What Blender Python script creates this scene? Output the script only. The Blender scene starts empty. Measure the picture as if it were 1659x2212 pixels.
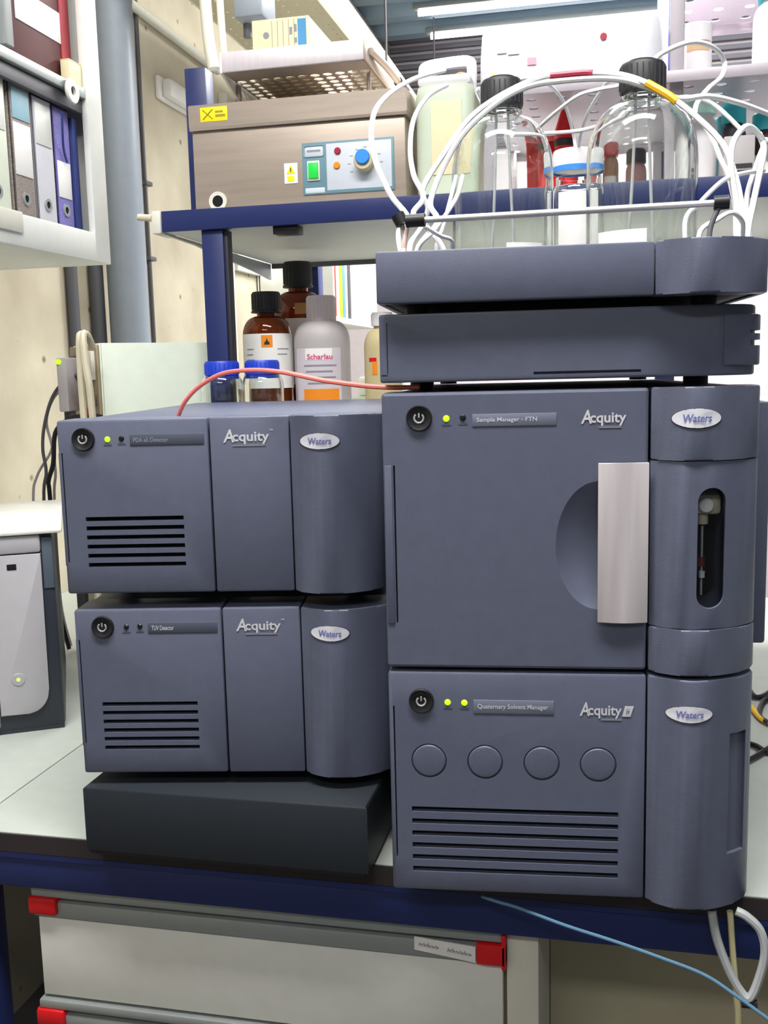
import bpy, bmesh, math, random
from mathutils import Vector, Matrix
random.seed(7)
scene = bpy.context.scene
BENCH = 0.90            # height of the worktop above the floor; everything below is written relative to the worktop

# ------------------------------------------------------------------ camera
cam_pos = Vector((0.4023, -0.8821, 0.5173 + BENCH))
yaw, pitch, roll, focal_px = -0.22289, -0.13957, -0.02450, 2159.9
fw = Vector((math.sin(yaw) * math.cos(pitch), math.cos(yaw) * math.cos(pitch), math.sin(pitch)))
rt0 = Vector((math.cos(yaw), -math.sin(yaw), 0)); up0 = rt0.cross(fw)
rt = rt0 * math.cos(roll) + up0 * math.sin(roll); up = up0 * math.cos(roll) - rt0 * math.sin(roll)
cd = bpy.data.cameras.new('camera'); cam = bpy.data.objects.new('camera', cd)
scene.collection.objects.link(cam)
cam.matrix_world = Matrix(((rt.x, up.x, -fw.x, cam_pos.x), (rt.y, up.y, -fw.y, cam_pos.y), (rt.z, up.z, -fw.z, cam_pos.z), (0, 0, 0, 1)))
cd.sensor_fit = 'VERTICAL'; cd.sensor_height = 24.0; cd.lens = 24.0 * focal_px / 2212.0
cd.clip_start = 0.02; cd.clip_end = 60
scene.camera = cam

# ------------------------------------------------------------------ world, lights, exposure
w = bpy.data.worlds.new('room_light'); scene.world = w; w.use_nodes = True
w.node_tree.nodes['Background'].inputs[0].default_value = (0.93, 0.97, 1.0, 1)
w.node_tree.nodes['Background'].inputs[1].default_value = 0.11
def area(name, loc, sx, sy, power, col=(1, .98, .95), rot=(0, 0, 0)):
    l = bpy.data.lights.new(name, 'AREA'); l.shape = 'RECTANGLE'; l.size = sx; l.size_y = sy
    l.energy = power; l.color = col
    o = bpy.data.objects.new(name, l); scene.collection.objects.link(o)
    o.location = (loc[0], loc[1], loc[2] + BENCH); o.rotation_euler = rot
    return o
area('ceiling_lamp_light_room', (0.25, -0.42, 2.02), 1.5, 0.30, 46)
area('ceiling_lamp_light_aisle', (0.1, -2.3, 2.02), 1.5, 0.30, 17)
area('added_fill_light_wall', (-0.15, 1.15, 2.02), 0.6, 0.30, 10)  # added lamp, brightens the upper left wall and cabinet
area('hanging_lamp_light_shelf', (0.62, 1.33, 1.60), 1.1, 0.16, 44).data.spread = math.radians(105)      # spread narrowed to keep this lamp's light off the left wall
area('ceiling_lamp_light_back', (0.9, 2.75, 2.02), 1.8, 0.30, 95)
vs = scene.view_settings
vs.view_transform = 'Standard'; vs.look = 'None'; vs.gamma = 1.0; vs.use_curve_mapping = False
vs.exposure = 0.35

# ------------------------------------------------------------------ materials
MATS = {}
def srgb(c):
    return tuple(((x / 255) / 12.92 if x / 255 <= .04045 else ((x / 255 + .055) / 1.055) ** 2.4) for x in c)
def mat(name, rgb, rough=.5, metal=0., var=.025, scale=40., bump=0., trans=0., ior=1.45, emit=None, estr=0., coat=0., stretch=None):
    if name in MATS: return MATS[name]
    m = bpy.data.materials.new(name); m.use_nodes = True
    nt = m.node_tree; b = nt.nodes['Principled BSDF']; c = srgb(rgb)
    b.inputs['Roughness'].default_value = rough; b.inputs['Metallic'].default_value = metal
    b.inputs['IOR'].default_value = ior; b.inputs['Transmission Weight'].default_value = trans
    if coat: b.inputs['Coat Weight'].default_value = coat
    tc = nt.nodes.new('ShaderNodeTexCoord'); no = nt.nodes.new('ShaderNodeTexNoise')
    no.inputs['Scale'].default_value = scale; no.inputs['Detail'].default_value = 3
    if stretch:
        mp = nt.nodes.new('ShaderNodeMapping'); mp.inputs['Scale'].default_value = stretch
        nt.links.new(tc.outputs['Object'], mp.inputs[0]); nt.links.new(mp.outputs[0], no.inputs['Vector'])
    else:
        nt.links.new(tc.outputs['Object'], no.inputs['Vector'])
    r = nt.nodes.new('ShaderNodeValToRGB')
    r.color_ramp.elements[0].position = .3; r.color_ramp.elements[1].position = .7
    r.color_ramp.elements[0].color = tuple(x * (1 - var) for x in c) + (1,)
    r.color_ramp.elements[1].color = tuple(min(1, x * (1 + var)) for x in c) + (1,)
    nt.links.new(no.outputs['Fac'], r.inputs[0]); nt.links.new(r.outputs[0], b.inputs['Base Color'])
    if bump:
        n2 = nt.nodes.new('ShaderNodeTexNoise'); n2.inputs['Scale'].default_value = 900
        nt.links.new(tc.outputs['Object'], n2.inputs['Vector'])
        bp = nt.nodes.new('ShaderNodeBump'); bp.inputs['Strength'].default_value = bump; bp.inputs['Distance'].default_value = .0006
        nt.links.new(n2.outputs['Fac'], bp.inputs['Height']); nt.links.new(bp.outputs[0], b.inputs['Normal'])
    if emit:
        b.inputs['Emission Color'].default_value = srgb(emit) + (1,); b.inputs['Emission Strength'].default_value = estr
    MATS[name] = m
    return m
def concrete():
    m = bpy.data.materials.new('bare_concrete'); m.use_nodes = True; nt = m.node_tree; b = nt.nodes['Principled BSDF']
    b.inputs['Roughness'].default_value = .85
    tc = nt.nodes.new('ShaderNodeTexCoord')
    n1 = nt.nodes.new('ShaderNodeTexNoise'); n1.inputs['Scale'].default_value = 4; n1.inputs['Detail'].default_value = 6
    r1 = nt.nodes.new('ShaderNodeValToRGB'); e = r1.color_ramp.elements
    e[0].position = .3; e[1].position = .72; e[0].color = srgb((168, 159, 138)) + (1,); e[1].color = srgb((204, 196, 174)) + (1,)
    vo = nt.nodes.new('ShaderNodeTexVoronoi'); vo.inputs['Scale'].default_value = 11
    r2 = nt.nodes.new('ShaderNodeValToRGB'); e = r2.color_ramp.elements
    e[0].position = .04; e[1].position = .12; e[0].color = (.22, .20, .17, 1); e[1].color = (1, 1, 1, 1)
    mx = nt.nodes.new('ShaderNodeMix'); mx.data_type = 'RGBA'; mx.blend_type = 'MULTIPLY'; mx.inputs[0].default_value = .85
    nt.links.new(tc.outputs['Object'], n1.inputs['Vector']); nt.links.new(tc.outputs['Object'], vo.inputs['Vector'])
    nt.links.new(n1.outputs['Fac'], r1.inputs[0]); nt.links.new(vo.outputs['Distance'], r2.inputs[0])
    nt.links.new(r1.outputs[0], mx.inputs[6]); nt.links.new(r2.outputs[0], mx.inputs[7])
    nt.links.new(mx.outputs[2], b.inputs['Base Color'])
    bp = nt.nodes.new('ShaderNodeBump'); bp.inputs['Strength'].default_value = .4; bp.inputs['Distance'].default_value = .004
    nt.links.new(mx.outputs[2], bp.inputs['Height']); nt.links.new(bp.outputs[0], b.inputs['Normal'])
    return m
CONC = concrete()
SLATE = mat('slate_plastic', (92, 97, 117), .40, var=.04, scale=60, bump=.25)
SLATE_D = mat('dark_slate_housing', (56, 59, 74), .6, var=.05)
BLACK = mat('black_plastic', (26, 26, 30), .45)
RISER = mat('black_painted_steel', (34, 40, 48), .55, bump=.2)
DARK = mat('dark_cavity', (14, 14, 20), .9)  # near black, painted for the shade inside slots and holes
RING = mat('grey_ring_print', (165, 165, 170), .5)
INK_L = mat('pale_grey_print', (205, 205, 212), .5)
PLATE = mat('grey_name_plate', (112, 117, 136), .4)
PLATE_D = mat('dark_name_plate', (78, 84, 100), .4)
BADGE = mat('pearl_badge', (225, 225, 235), .25, coat=.4)
INK_B = mat('blue_badge_print', (105, 112, 175), .5)
LED_G = mat('lit_green_led', (150, 230, 20), .3, emit=(150, 240, 20), estr=1.6)
LED_O = mat('unlit_led', (32, 32, 38), .25)
SILVER = mat('brushed_silver', (214, 206, 210), .42, metal=.3, var=.05, scale=8, stretch=(20, 20, 1))
CHROME = mat('steel_rod', (228, 224, 220), .28, metal=.5)
STAIN = mat('stainless_steel', (164, 151, 139), .45, metal=.35, var=.08, scale=6, stretch=(1, 1, 14))
GLASS = mat('clear_glass', (251, 254, 252), .02, trans=1., var=0.0)
AMBER = mat('amber_glass', (150, 70, 15), .06, trans=.75, var=.05)
def clear_pane(name):
    m = bpy.data.materials.new(name); m.use_nodes = True; nt = m.node_tree; nt.nodes.remove(nt.nodes['Principled BSDF'])
    tr = nt.nodes.new('ShaderNodeBsdfTransparent'); tr.inputs[0].default_value = (.95, .96, .97, 1)
    gl = nt.nodes.new('ShaderNodeBsdfGlossy'); gl.inputs['Roughness'].default_value = .04
    fr = nt.nodes.new('ShaderNodeFresnel'); fr.inputs[0].default_value = 1.3; mx = nt.nodes.new('ShaderNodeMixShader')
    nt.links.new(fr.outputs[0], mx.inputs[0]); nt.links.new(tr.outputs[0], mx.inputs[1]); nt.links.new(gl.outputs[0], mx.inputs[2])
    nt.links.new(mx.outputs[0], nt.nodes['Material Output'].inputs[0]); MATS[name] = m
    return m
PLEX = clear_pane('clear_plastic_pane')
WHITE = mat('white_laminate', (226, 228, 222), .45)
TOPW = mat('bench_laminate', (182, 188, 181), .42, var=.03)
EDGE = mat('dark_bench_edging', (48, 42, 44), .6)
NAVY = mat('navy_painted_steel', (28, 40, 92), .42)
GREYPOLE = mat('grey_painted_pipe', (128, 136, 146), .4)
GREYD = mat('dark_grey_pipe', (84, 84, 90), .5)
PVC = mat('off_white_pvc', (214, 212, 200), .45)
BEIGE = mat('beige_plastic', (202, 194, 170), .5)
PCW = mat('pale_computer_case', (216, 224, 210), .5)
PCREAR = mat('computer_rear_steel', (158, 142, 116), .45, metal=.3)
TUBE = mat('white_ptfe_tube', (240, 240, 242), .35)
ALU = mat('grey_aluminium_profile', (158, 164, 164), .4, metal=.35)
DRAWW = mat('drawer_front_laminate', (230, 230, 224), .5)
RED = mat('red_plastic', (214, 22, 30), .4)
KHAKI = mat('beige_panel', (188, 180, 152), .6)
PAPER = mat('white_paper', (236, 234, 232), .7)
CREAM = mat('cream_cardboard', (226, 214, 176), .75)
BLUEC = mat('blue_cap_plastic', (32, 62, 190), .4)
BLACKC = mat('black_cap_plastic', (38, 38, 42), .5)
PEWHITE = mat('white_polyethylene', (232, 230, 232), .5, trans=.15)
PEGREY = mat('grey_polyethylene', (176, 170, 172), .5)
JERRY = mat('natural_polyethylene', (206, 216, 196), .45, trans=.25)
CLEARW = mat('frosted_clear_plastic', (238, 238, 244), .3, trans=.35)
TURQ = mat('turquoise_cap', (60, 190, 205), .45)
PERF = mat('perforated_grey_steel', (178, 170, 178), .45, metal=.2)
ORANGE = mat('orange_print', (238, 140, 30), .6)
YELLOW = mat('yellow_print', (245, 220, 20), .55)
INK = mat('black_print', (40, 40, 44), .6)
INK_G = mat('grey_print', (140, 140, 146), .6)
MAGENTA = mat('magenta_print', (205, 60, 120), .6)
CONCF = mat('floor_grey', (88, 88, 88), .6)
CEIL = mat('galvanised_deck', (160, 184, 204), .45, metal=.2, scale=3)
FARW = mat('far_wall_panel', (122, 118, 128), .6)
TUBELIT = mat('glowing_streak_tube', (255, 255, 255), .4, emit=(250, 252, 255), estr=7.)
DIFFUSER = mat('lit_lamp_diffuser', (255, 255, 255), .4, emit=(255, 252, 246), estr=5.)

# ------------------------------------------------------------------ geometry helpers
class G:
    """collects shapes in one bmesh"""
    def __init__(s): s.bm = bmesh.new()
    def _merge(s, b2, mtx=None):
        if mtx is not None: bmesh.ops.transform(b2, matrix=mtx, verts=b2.verts)
        me = bpy.data.meshes.new('t'); b2.to_mesh(me); b2.free(); s.bm.from_mesh(me); bpy.data.meshes.remove(me); return s
    def box(s, x0, x1, y0, y1, z0, z1, bev=0., seg=2):
        b = bmesh.new(); bmesh.ops.create_cube(b, size=1)
        for v in b.verts: v.co = Vector(((x0 + x1) / 2 + v.co.x * (x1 - x0), (y0 + y1) / 2 + v.co.y * (y1 - y0), (z0 + z1) / 2 + v.co.z * (z1 - z0)))
        if bev: bmesh.ops.bevel(b, geom=list(b.edges), offset=bev, segments=seg, affect='EDGES', profile=.5)
        return s._merge(b)
    def prism(s, poly, z0, z1, bev=0., axis='z'):
        b = bmesh.new(); lo = [b.verts.new((p[0], p[1], z0)) for p in poly]; hi = [b.verts.new((p[0], p[1], z1)) for p in poly]
        n = len(poly)
        for i in range(n): b.faces.new((lo[i], lo[(i + 1) % n], hi[(i + 1) % n], hi[i]))
        f0 = b.faces.new(list(reversed(lo))); f1 = b.faces.new(hi)
        if bev: bmesh.ops.bevel(b, geom=list(set(f0.edges) | set(f1.edges)), offset=bev, segments=2, affect='EDGES', profile=.5)
        bmesh.ops.recalc_face_normals(b, faces=b.faces)
        m = None
        if axis == 'y': m = Matrix(((1, 0, 0, 0), (0, 0, 1, 0), (0, 1, 0, 0), (0, 0, 0, 1)))    # (x,z) polygon, extruded along y
        if axis == 'x': m = Matrix(((0, 0, 1, 0), (1, 0, 0, 0), (0, 1, 0, 0), (0, 0, 0, 1)))    # (y,z) polygon, extruded along x
        s._merge(b, m); bmesh.ops.recalc_face_normals(s.bm, faces=s.bm.faces) if axis == 'y' else None
        return s
    def lathe(s, prof, c=(0, 0, 0), seg=32, mtx=None):
        b = bmesh.new(); rings = []
        for r, z in prof:
            if r < 1e-6: rings.append([b.verts.new((0, 0, z))])
            else: rings.append([b.verts.new((r * math.cos(2 * math.pi * i / seg), r * math.sin(2 * math.pi * i / seg), z)) for i in range(seg)])
        for a, d in zip(rings[:-1], rings[1:]):
            for i in range(seg):
                j = (i + 1) % seg
                if len(a) == 1 and len(d) == 1: continue
                if len(a) == 1: b.faces.new((a[0], d[i], d[j]))
                elif len(d) == 1: b.faces.new((a[i], a[j], d[0]))
                else: b.faces.new((a[i], a[j], d[j], d[i]))
        bmesh.ops.recalc_face_normals(b, faces=b.faces)
        m = Matrix.Translation(c) @ (mtx if mtx is not None else Matrix())
        return s._merge(b, m)
    def cyl(s, c, r, h, axis='z', seg=24, bev=0.):
        m = {'z': Matrix(), 'y': Matrix.Rotation(-math.pi / 2, 4, 'X'), 'x': Matrix.Rotation(math.pi / 2, 4, 'Y')}[axis]
        p = [(0, 0), (r, 0), (r, h), (0, h)] if not bev else [(0, 0), (r - bev, 0), (r, bev), (r, h - bev), (r - bev, h), (0, h)]
        return s.lathe(p, c, seg, m)
    def tube(s, pts, r, seg=8, smooth=True, steps=6):
        P = [Vector(p) for p in pts]
        if smooth and len(P) > 2:
            Q = []
            for i in range(len(P) - 1):
                p0 = P[max(i - 1, 0)]; p1 = P[i]; p2 = P[i + 1]; p3 = P[min(i + 2, len(P) - 1)]
                for k in range(steps):
                    t = k / steps
                    Q.append(.5 * ((2 * p1) + (p2 - p0) * t + (2 * p0 - 5 * p1 + 4 * p2 - p3) * t * t + (3 * p1 - p0 - 3 * p2 + p3) * t ** 3))
            Q.append(P[-1]); P = Q
        b = bmesh.new(); rings = []; ref = None
        for i, p in enumerate(P):
            d = (P[min(i + 1, len(P) - 1)] - P[max(i - 1, 0)]).normalized()
            if ref is None: ref = d.orthogonal().normalized()
            ref = (ref - d * ref.dot(d)).normalized(); q = d.cross(ref)
            rings.append([b.verts.new(p + r * (math.cos(2 * math.pi * k / seg) * ref + math.sin(2 * math.pi * k / seg) * q)) for k in range(seg)])
        for a, d in zip(rings[:-1], rings[1:]):
            for k in range(seg): b.faces.new((a[k], a[(k + 1) % seg], d[(k + 1) % seg], d[k]))
        b.faces.new(list(reversed(rings[0]))); b.faces.new(rings[-1])
        bmesh.ops.recalc_face_normals(b, faces=b.faces)
        return s._merge(b)
    def perforated(s, x0, y0, nx, ny, px, py, r, z0, z1, seg=12):
        angs = [2 * math.pi * k / seg for k in range(seg)]
        b = bmesh.new()
        for i in range(nx):
            for j in range(ny):
                cx, cy = x0 + (i + .5) * px, y0 + (j + .5) * py; L = []
                for z in (z0, z1):
                    inn = [b.verts.new((cx + r * math.cos(a), cy + r * math.sin(a), z)) for a in angs]; out = []
                    for a in angs:
                        k = 1 / max(abs(math.cos(a)), abs(math.sin(a)))
                        out.append(b.verts.new((cx + math.cos(a) * k * px / 2, cy + math.sin(a) * k * py / 2, z)))
                    cor = {}
                    L.append((inn, out))
                for q, (inn, out) in enumerate(L):
                    z = (z0, z1)[q]
                    for k in range(seg):
                        m = (k + 1) % seg; f = [inn[k], out[k], out[m], inn[m]]
                        a0, a1 = angs[k], angs[k] + 2 * math.pi / seg
                        for c4 in range(4):
                            ac = math.pi / 4 + c4 * math.pi / 2
                            if a0 + 1e-6 < ac < a1 - 1e-6:
                                cv = b.verts.new((cx + math.copysign(px / 2, math.cos(ac)), cy + math.copysign(py / 2, math.sin(ac)), z)); f = [inn[k], out[k], cv, out[m], inn[m]]
                        b.faces.new(f if q else list(reversed(f)))
                for k in range(seg):
                    m = (k + 1) % seg; b.faces.new((L[0][0][k], L[0][0][m], L[1][0][m], L[1][0][k]))
        bmesh.ops.remove_doubles(b, verts=b.verts, dist=1e-5)
        X1, Y1 = x0 + nx * px, y0 + ny * py
        s._merge(b)
        return s

C = scene.collection
ALLTOP = []
def link(name, me, m, parent=None, ang=35):
    o = bpy.data.objects.new(name, me); C.objects.link(o)
    if m: me.materials.append(m)
    if len(me.polygons):
        me.polygons.foreach_set('use_smooth', [True] * len(me.polygons)); me.set_sharp_from_angle(angle=math.radians(ang)); me.update()
    if parent: o.parent = parent
    else: ALLTOP.append(o)
    return o
def obj(name, g, m, parent=None, ang=35):
    me = bpy.data.meshes.new(name); g.bm.to_mesh(me); g.bm.free()
    return link(name, me, m, parent, ang)
def tag(o, label, cat=None, group=None, kind=None):
    o['label'] = label
    if cat: o['category'] = cat
    if group: o['group'] = group
    if kind: o['kind'] = kind
    return o
def single(name, g, m, label, cat, group=None, ang=35):
    """a thing that is one mesh; its origin goes to the middle of its base"""
    o = obj(name, g, m, None, ang); me = o.data
    xs = [v.co for v in me.vertices]
    c = Vector(((min(p.x for p in xs) + max(p.x for p in xs)) / 2, (min(p.y for p in xs) + max(p.y for p in xs)) / 2, min(p.z for p in xs)))
    me.transform(Matrix.Translation(-c)); o.location = c
    return tag(o, label, cat, group)
def thing(name, label, cat, loc=(0, 0, 0), rz=0., group=None):
    o = bpy.data.objects.new(name, None); C.objects.link(o); o.empty_display_size = .05
    o.location = loc; o.rotation_euler = (0, 0, rz); ALLTOP.append(o)
    return tag(o, label, cat, group)
def struct(name, g, m, parent=None):
    o = obj(name, g, m, parent)
    if not parent: o['kind'] = 'structure'
    return o
def cut(o, g, ang=35):
    me = bpy.data.meshes.new('cutter'); bmesh.ops.recalc_face_normals(g.bm, faces=g.bm.faces); g.bm.to_mesh(me); g.bm.free()
    c = bpy.data.objects.new('cutter', me); C.objects.link(c)
    par = o.parent; o.parent = None
    md = o.modifiers.new('b', 'BOOLEAN'); md.operation = 'DIFFERENCE'; md.solver = 'EXACT'; md.object = c; md.use_self = True
    dg = bpy.context.evaluated_depsgraph_get(); dg.update()
    nm = bpy.data.meshes.new_from_object(o.evaluated_get(dg)); o.modifiers.clear(); old = o.data; nm.name = old.name; o.data = nm
    bpy.data.objects.remove(c); bpy.data.meshes.remove(me); bpy.data.meshes.remove(old); o.parent = par
    nm.polygons.foreach_set('use_smooth', [True] * len(nm.polygons)); nm.set_sharp_from_angle(angle=math.radians(ang))
def text_mesh(s, bold=0., shear=0.):
    cu = bpy.data.curves.new('t', 'FONT'); cu.body = s; cu.size = 1; cu.offset = bold; cu.shear = shear; cu.resolution_u = 3
    o = bpy.data.objects.new('t', cu); C.objects.link(o); dg = bpy.context.evaluated_depsgraph_get(); dg.update()
    me = bpy.data.meshes.new_from_object(o.evaluated_get(dg)); bpy.data.objects.remove(o); bpy.data.curves.remove(cu)
    return me
def lettering(s, m, parent, x0, x1, z0, z1, fn, name='lettering', bold=.01, shear=0.):
    """flat print: the text fitted to x0..x1, z0..z1 and laid on the surface by fn(x, z) -> local point"""
    me = text_mesh(s, bold, shear); v = [p.co.copy() for p in me.vertices]
    a, b = min(p.x for p in v), max(p.x for p in v); c, d = min(p.y for p in v), max(p.y for p in v)
    for p in me.vertices: p.co = fn(x0 + (p.co.x - a) / (b - a) * (x1 - x0), z0 + (p.co.y - c) / (d - c) * (z1 - z0))
    return link(name, me, m, parent)
def flat_patch(m, parent, name, x0, x1, z0, z1, fn, n=12):
    """thin sheet following fn"""
    b = bmesh.new(); row = [(b.verts.new(fn(x0 + (x1 - x0) * i / n, z0)), b.verts.new(fn(x0 + (x1 - x0) * i / n, z1))) for i in range(n + 1)]
    for p, q in zip(row[:-1], row[1:]): b.faces.new((p[0], q[0], q[1], p[1]))
    me = bpy.data.meshes.new(name); b.to_mesh(me); b.free()
    return link(name, me, m, parent)
def oval(m, parent, name, cx, cz, rx, rz, fn):
    b = bmesh.new(); c0 = b.verts.new(fn(cx, cz)); R = []
    for k in (.5, 1.):
        R.append([b.verts.new(fn(cx + rx * k * math.cos(2 * math.pi * i / 32), cz + rz * k * math.sin(2 * math.pi * i / 32))) for i in range(32)])
    for i in range(32):
        j = (i + 1) % 32; b.faces.new((c0, R[0][i], R[0][j])); b.faces.new((R[0][i], R[1][i], R[1][j], R[0][j]))
    bmesh.ops.recalc_face_normals(b, faces=b.faces)
    me = bpy.data.meshes.new(name); b.to_mesh(me); b.free()
    return link(name, me, m, parent)

# ------------------------------------------------------------------ room
struct('floor', G().box(-.9, 3.2, -3.2, 4.1, -.95, -.90), CONCF)
struct('wall_left', G().box(-1.0, -.90, -3.2, 4.2, -.90, 2.15), CONC)
wb = struct('wall_back', G().box(-.90, 3.2, 4.10, 4.2, -.90, 2.15), mat('far_wall_haze_paint', (206, 198, 204), .7))  # wall colour lightened to stand in for haze behind the bottles
for k in range(14):
    obj('slat', G().box(-.64, 2.6, 4.075, 4.10, 1.55 + k * .04, 1.572 + k * .04, .003), FARW, wb)
poly = []
pitch_y = .24; yy = -3.2
while yy < 4.1:
    poly += [(yy, 2.10), (yy + .13, 2.10), (yy + .15, 2.055), (yy + .22, 2.055)]; yy += pitch_y
poly += [(yy, 2.10), (yy, 2.15), (-3.2, 2.15)]
struct('ceiling', G().prism(poly, -.90, 3.2, axis='x'), CEIL)
struct('trim_1', G().box(-.90, -.655, 1.0, 4.10, 1.82, 2.05, .004), CONC)        # concrete beam along the left wall

def deck_glow_strip(x0, x1, y, label):  # glowing tubes stand in for bright reflections on the metal deck
    t = thing('deck_glow_strip', label, 'lamp', ((x0 + x1) / 2, y, 2.03), 0, 'glowing strips for reflections on the metal deck')
    l = (x1 - x0) / 2
    obj('housing', G().box(-l, l, -.03, .03, 0, .025, .004), ALU, t)
    obj('glow_tube', G().cyl((-l + .02, 0, -.012), .011, 2 * l - .04, 'x', 16), TUBELIT, t)
deck_glow_strip(-.42, 1.5, 3.55, 'long glowing strip for a reflection on the metal deck ceiling, nearer one')
deck_glow_strip(-.42, 1.5, 3.86, 'long glowing strip for a reflection on the metal deck ceiling, farther one by the slatted wall')
for x, y, zz, sx, dy, lab in ((.25, -.42, 2.03, 1.5, .15, 'flat ceiling lamp panel over the aisle before the instruments'), (.1, -2.3, 2.03, 1.5, .15, 'flat ceiling lamp panel behind the viewer'),
                  (-.15, 1.15, 2.03, .6, .15, 'added short lamp panel above the steel bath, brightens the left wall'), (.62, 1.33, 1.61, 1.1, .08, 'slim lamp hung above the perforated shelves'), (.9, 2.75, 2.03, 1.8, .15, 'flat ceiling lamp panel above the far aisle')):  # short panel above the bath is added to brighten wall and cabinet
    t = thing('ceiling_lamp', lab, 'lamp', (x, y, zz), 0, 'ceiling lamps of the laboratory')
    obj('housing', G().box(-sx / 2 - .02, sx / 2 + .02, -dy - .02, dy + .02, .004, .022, .004), WHITE, t)
    obj('diffuser', G().box(-sx / 2, sx / 2, -dy, dy, 0, .004), DIFFUSER, t)
    if zz < 2:
        for q in (-.5, .5): obj('hanger_rod', G().tube([(q, 0, .022), (q, 0, .445)], .004, 8), GREYD, t)

# perforated cable trunking under the ceiling
t = thing('cable_trunking', 'wide beige perforated cable trunking running under the ceiling', 'trunking', (-.363, 1.45, 1.5))
obj('bottom_plate', G().perforated(-.32, 0, 8, 60, .04, .043, .0038, 0, .003, 8), KHAKI, t)
obj('side_plate', G().box(-.002, .004, 0, 2.58, -.004, .11, .001), KHAKI, t)
obj('side_plate', G().box(-.326, -.32, 0, 2.58, 0, .11, .001), PVC, t)
for y in (.35, 1.2, 2.2): obj('hanger_rod', G().tube([(.012, y, .0), (.012, y, .53)], .004, 8), GREYD, t)
# pipes and conduits on the concrete wall
single('grey_drain_pipe', G().tube([(-.805, 1.535, -.9), (-.805, 1.535, 2.05)], .0505, 32), GREYPOLE, 'thick grey vertical pipe beside the hanging cabinet', 'pipe')
single('wall_cable', G().tube([(-.893, 1.862, -.2), (-.893, 1.858, .67), (-.893, 1.856, 1.25), (-.893, 1.862, 2.05)], .006, 8), GREYD, 'thin grey cable running up the concrete wall beside the thick pipe', 'cable')
for z in (1.06, .85): single('cable_clip', G().box(-.9, -.883, 1.845, 1.885, z, z + .012, .002), GREYD, 'small clip on the thin wall cable, %s one' % ('upper' if z > 1 else 'lower'), 'clip', 'clips on the wall cable')
single('wall_conduit', G().tube([(-.885, 1.80, 1.532), (-.885, 2.44, 1.528)], .0135, 16), PVC, 'pale conduit running level along the concrete wall', 'conduit')
single('dark_pipe', G().tube([(-.885, 1.398, .001), (-.885, 1.398, 1.5)], .0145, 16), GREYD, 'slim dark vertical pipe under the cabinet, left of the pair', 'pipe', 'slim dark pipes under the cabinet')
single('dark_pipe', G().tube([(-.88, 1.512, -.9), (-.88, 1.512, 1.5)], .0185, 16), GREYD, 'dark vertical pipe under the cabinet, wider right one of the pair', 'pipe', 'slim dark pipes under the cabinet')
single('riser_conduit', G().tube([(-.512, 1.41, 2.05), (-.51, 1.41, 1.50), (-.505, 1.41, 1.30), (-.495, 1.41, 1.22)], .014, 16), PVC, 'pale vertical conduit behind the steel bath, thicker left one', 'conduit', 'upright conduits behind the bath')
single('riser_conduit', G().tube([(-.476, 1.41, 2.05), (-.474, 1.41, 1.50), (-.471, 1.41, 1.30), (-.466, 1.41, 1.20)], .0085, 12), PVC, 'pale vertical conduit behind the steel bath, thinner right one', 'conduit', 'upright conduits behind the bath')
t = thing('junction_box', 'grey junction box hung beneath the perforated trunking', 'box', (-.41, 1.47, 1.33))
obj('body', G().box(-.035, .035, -.05, .05, 0, .10, .006), GREYPOLE, t); obj('bracket', G().box(-.02, .02, -.03, .03, .10, .17, .002), GREYPOLE, t)
obj('cable_gland', G().cyl((-.02, 0, -.03), .01, .03, 'z', 12), GREYD, t)
t = thing('wall_lamp_unit', 'white oblong emergency light fixed on the concrete wall', 'light', (-.90, 2.11, 1.325))
obj('base', G().box(0, .014, -.14, .14, 0, .066, .005), PAPER, t)
obj('cover', G().box(.014, .045, -.125, .125, .006, .06, .012), PAPER, t)
for k in range(4): obj('cover_rib', G().box(.045, .0462, -.02, .11, .018 + k * .009, .021 + k * .009), INK_G, t)

# ------------------------------------------------------------------ wall cabinet with binders (left)
t = thing('wall_cabinet', 'white open-fronted wall cabinet full of binders by the grey pipe', 'cabinet', (-.5, .84, .723))
obj('side_panel', G().box(-.40, 0, -.022, 0, 0, 1.2, .001), WHITE, t)
obj('bottom_panel', G().box(-.40, -.001, -1.4, -.022, 0, .026, .001), WHITE, t)
obj('back_panel', G().box(-.40, -.39, -1.4, -.022, .026, 1.2), WHITE, t)
obj('stile', G().box(.0, .012, -.052, 0, .0, 1.2, .0015), WHITE, t)
obj('bottom_rail', G().box(0, .012, -1.4, -.052, 0, .050, .0015), WHITE, t)
obj('rail_cover', G().box(.0125, .0155, -1.4, -.285, .020, .052, .001), PVC, t)
obj('shelf_board', G().box(-.39, -.005, -1.4, -.022, .268, .284), ALU, t)
obj('shelf_edge', G().box(-.004, .010, -1.4, -.052, .276, .294, .002), ALU, t)
obj('shelf_edge_dark_profile', G().box(-.010, .002, -1.4, -.052, .252, .274, .001), GREYD, t)  # dark lower part of the door track
obj('door_stile', G().box(-.008, .008, -.285, -.262, .30, 1.2, .002), ALU, t)
obj('glass_door', G().box(-.006, -.002, -1.4, -.287, .296, 1.2), PLEX, t)
g_ = G().lathe([(.008, 0), (.019, 0), (.021, .003), (.019, .006), (.008, .006), (.008, 0)], (.012, -.108, .275), 24, Matrix.Rotation(math.pi / 2, 4, 'Y'))
obj('ring_pull', g_, PVC, t); obj('ring_pull_centre', G().cyl((.011, -.108, .275), .008, .002, 'x', 20), GREYD, t)
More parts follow.
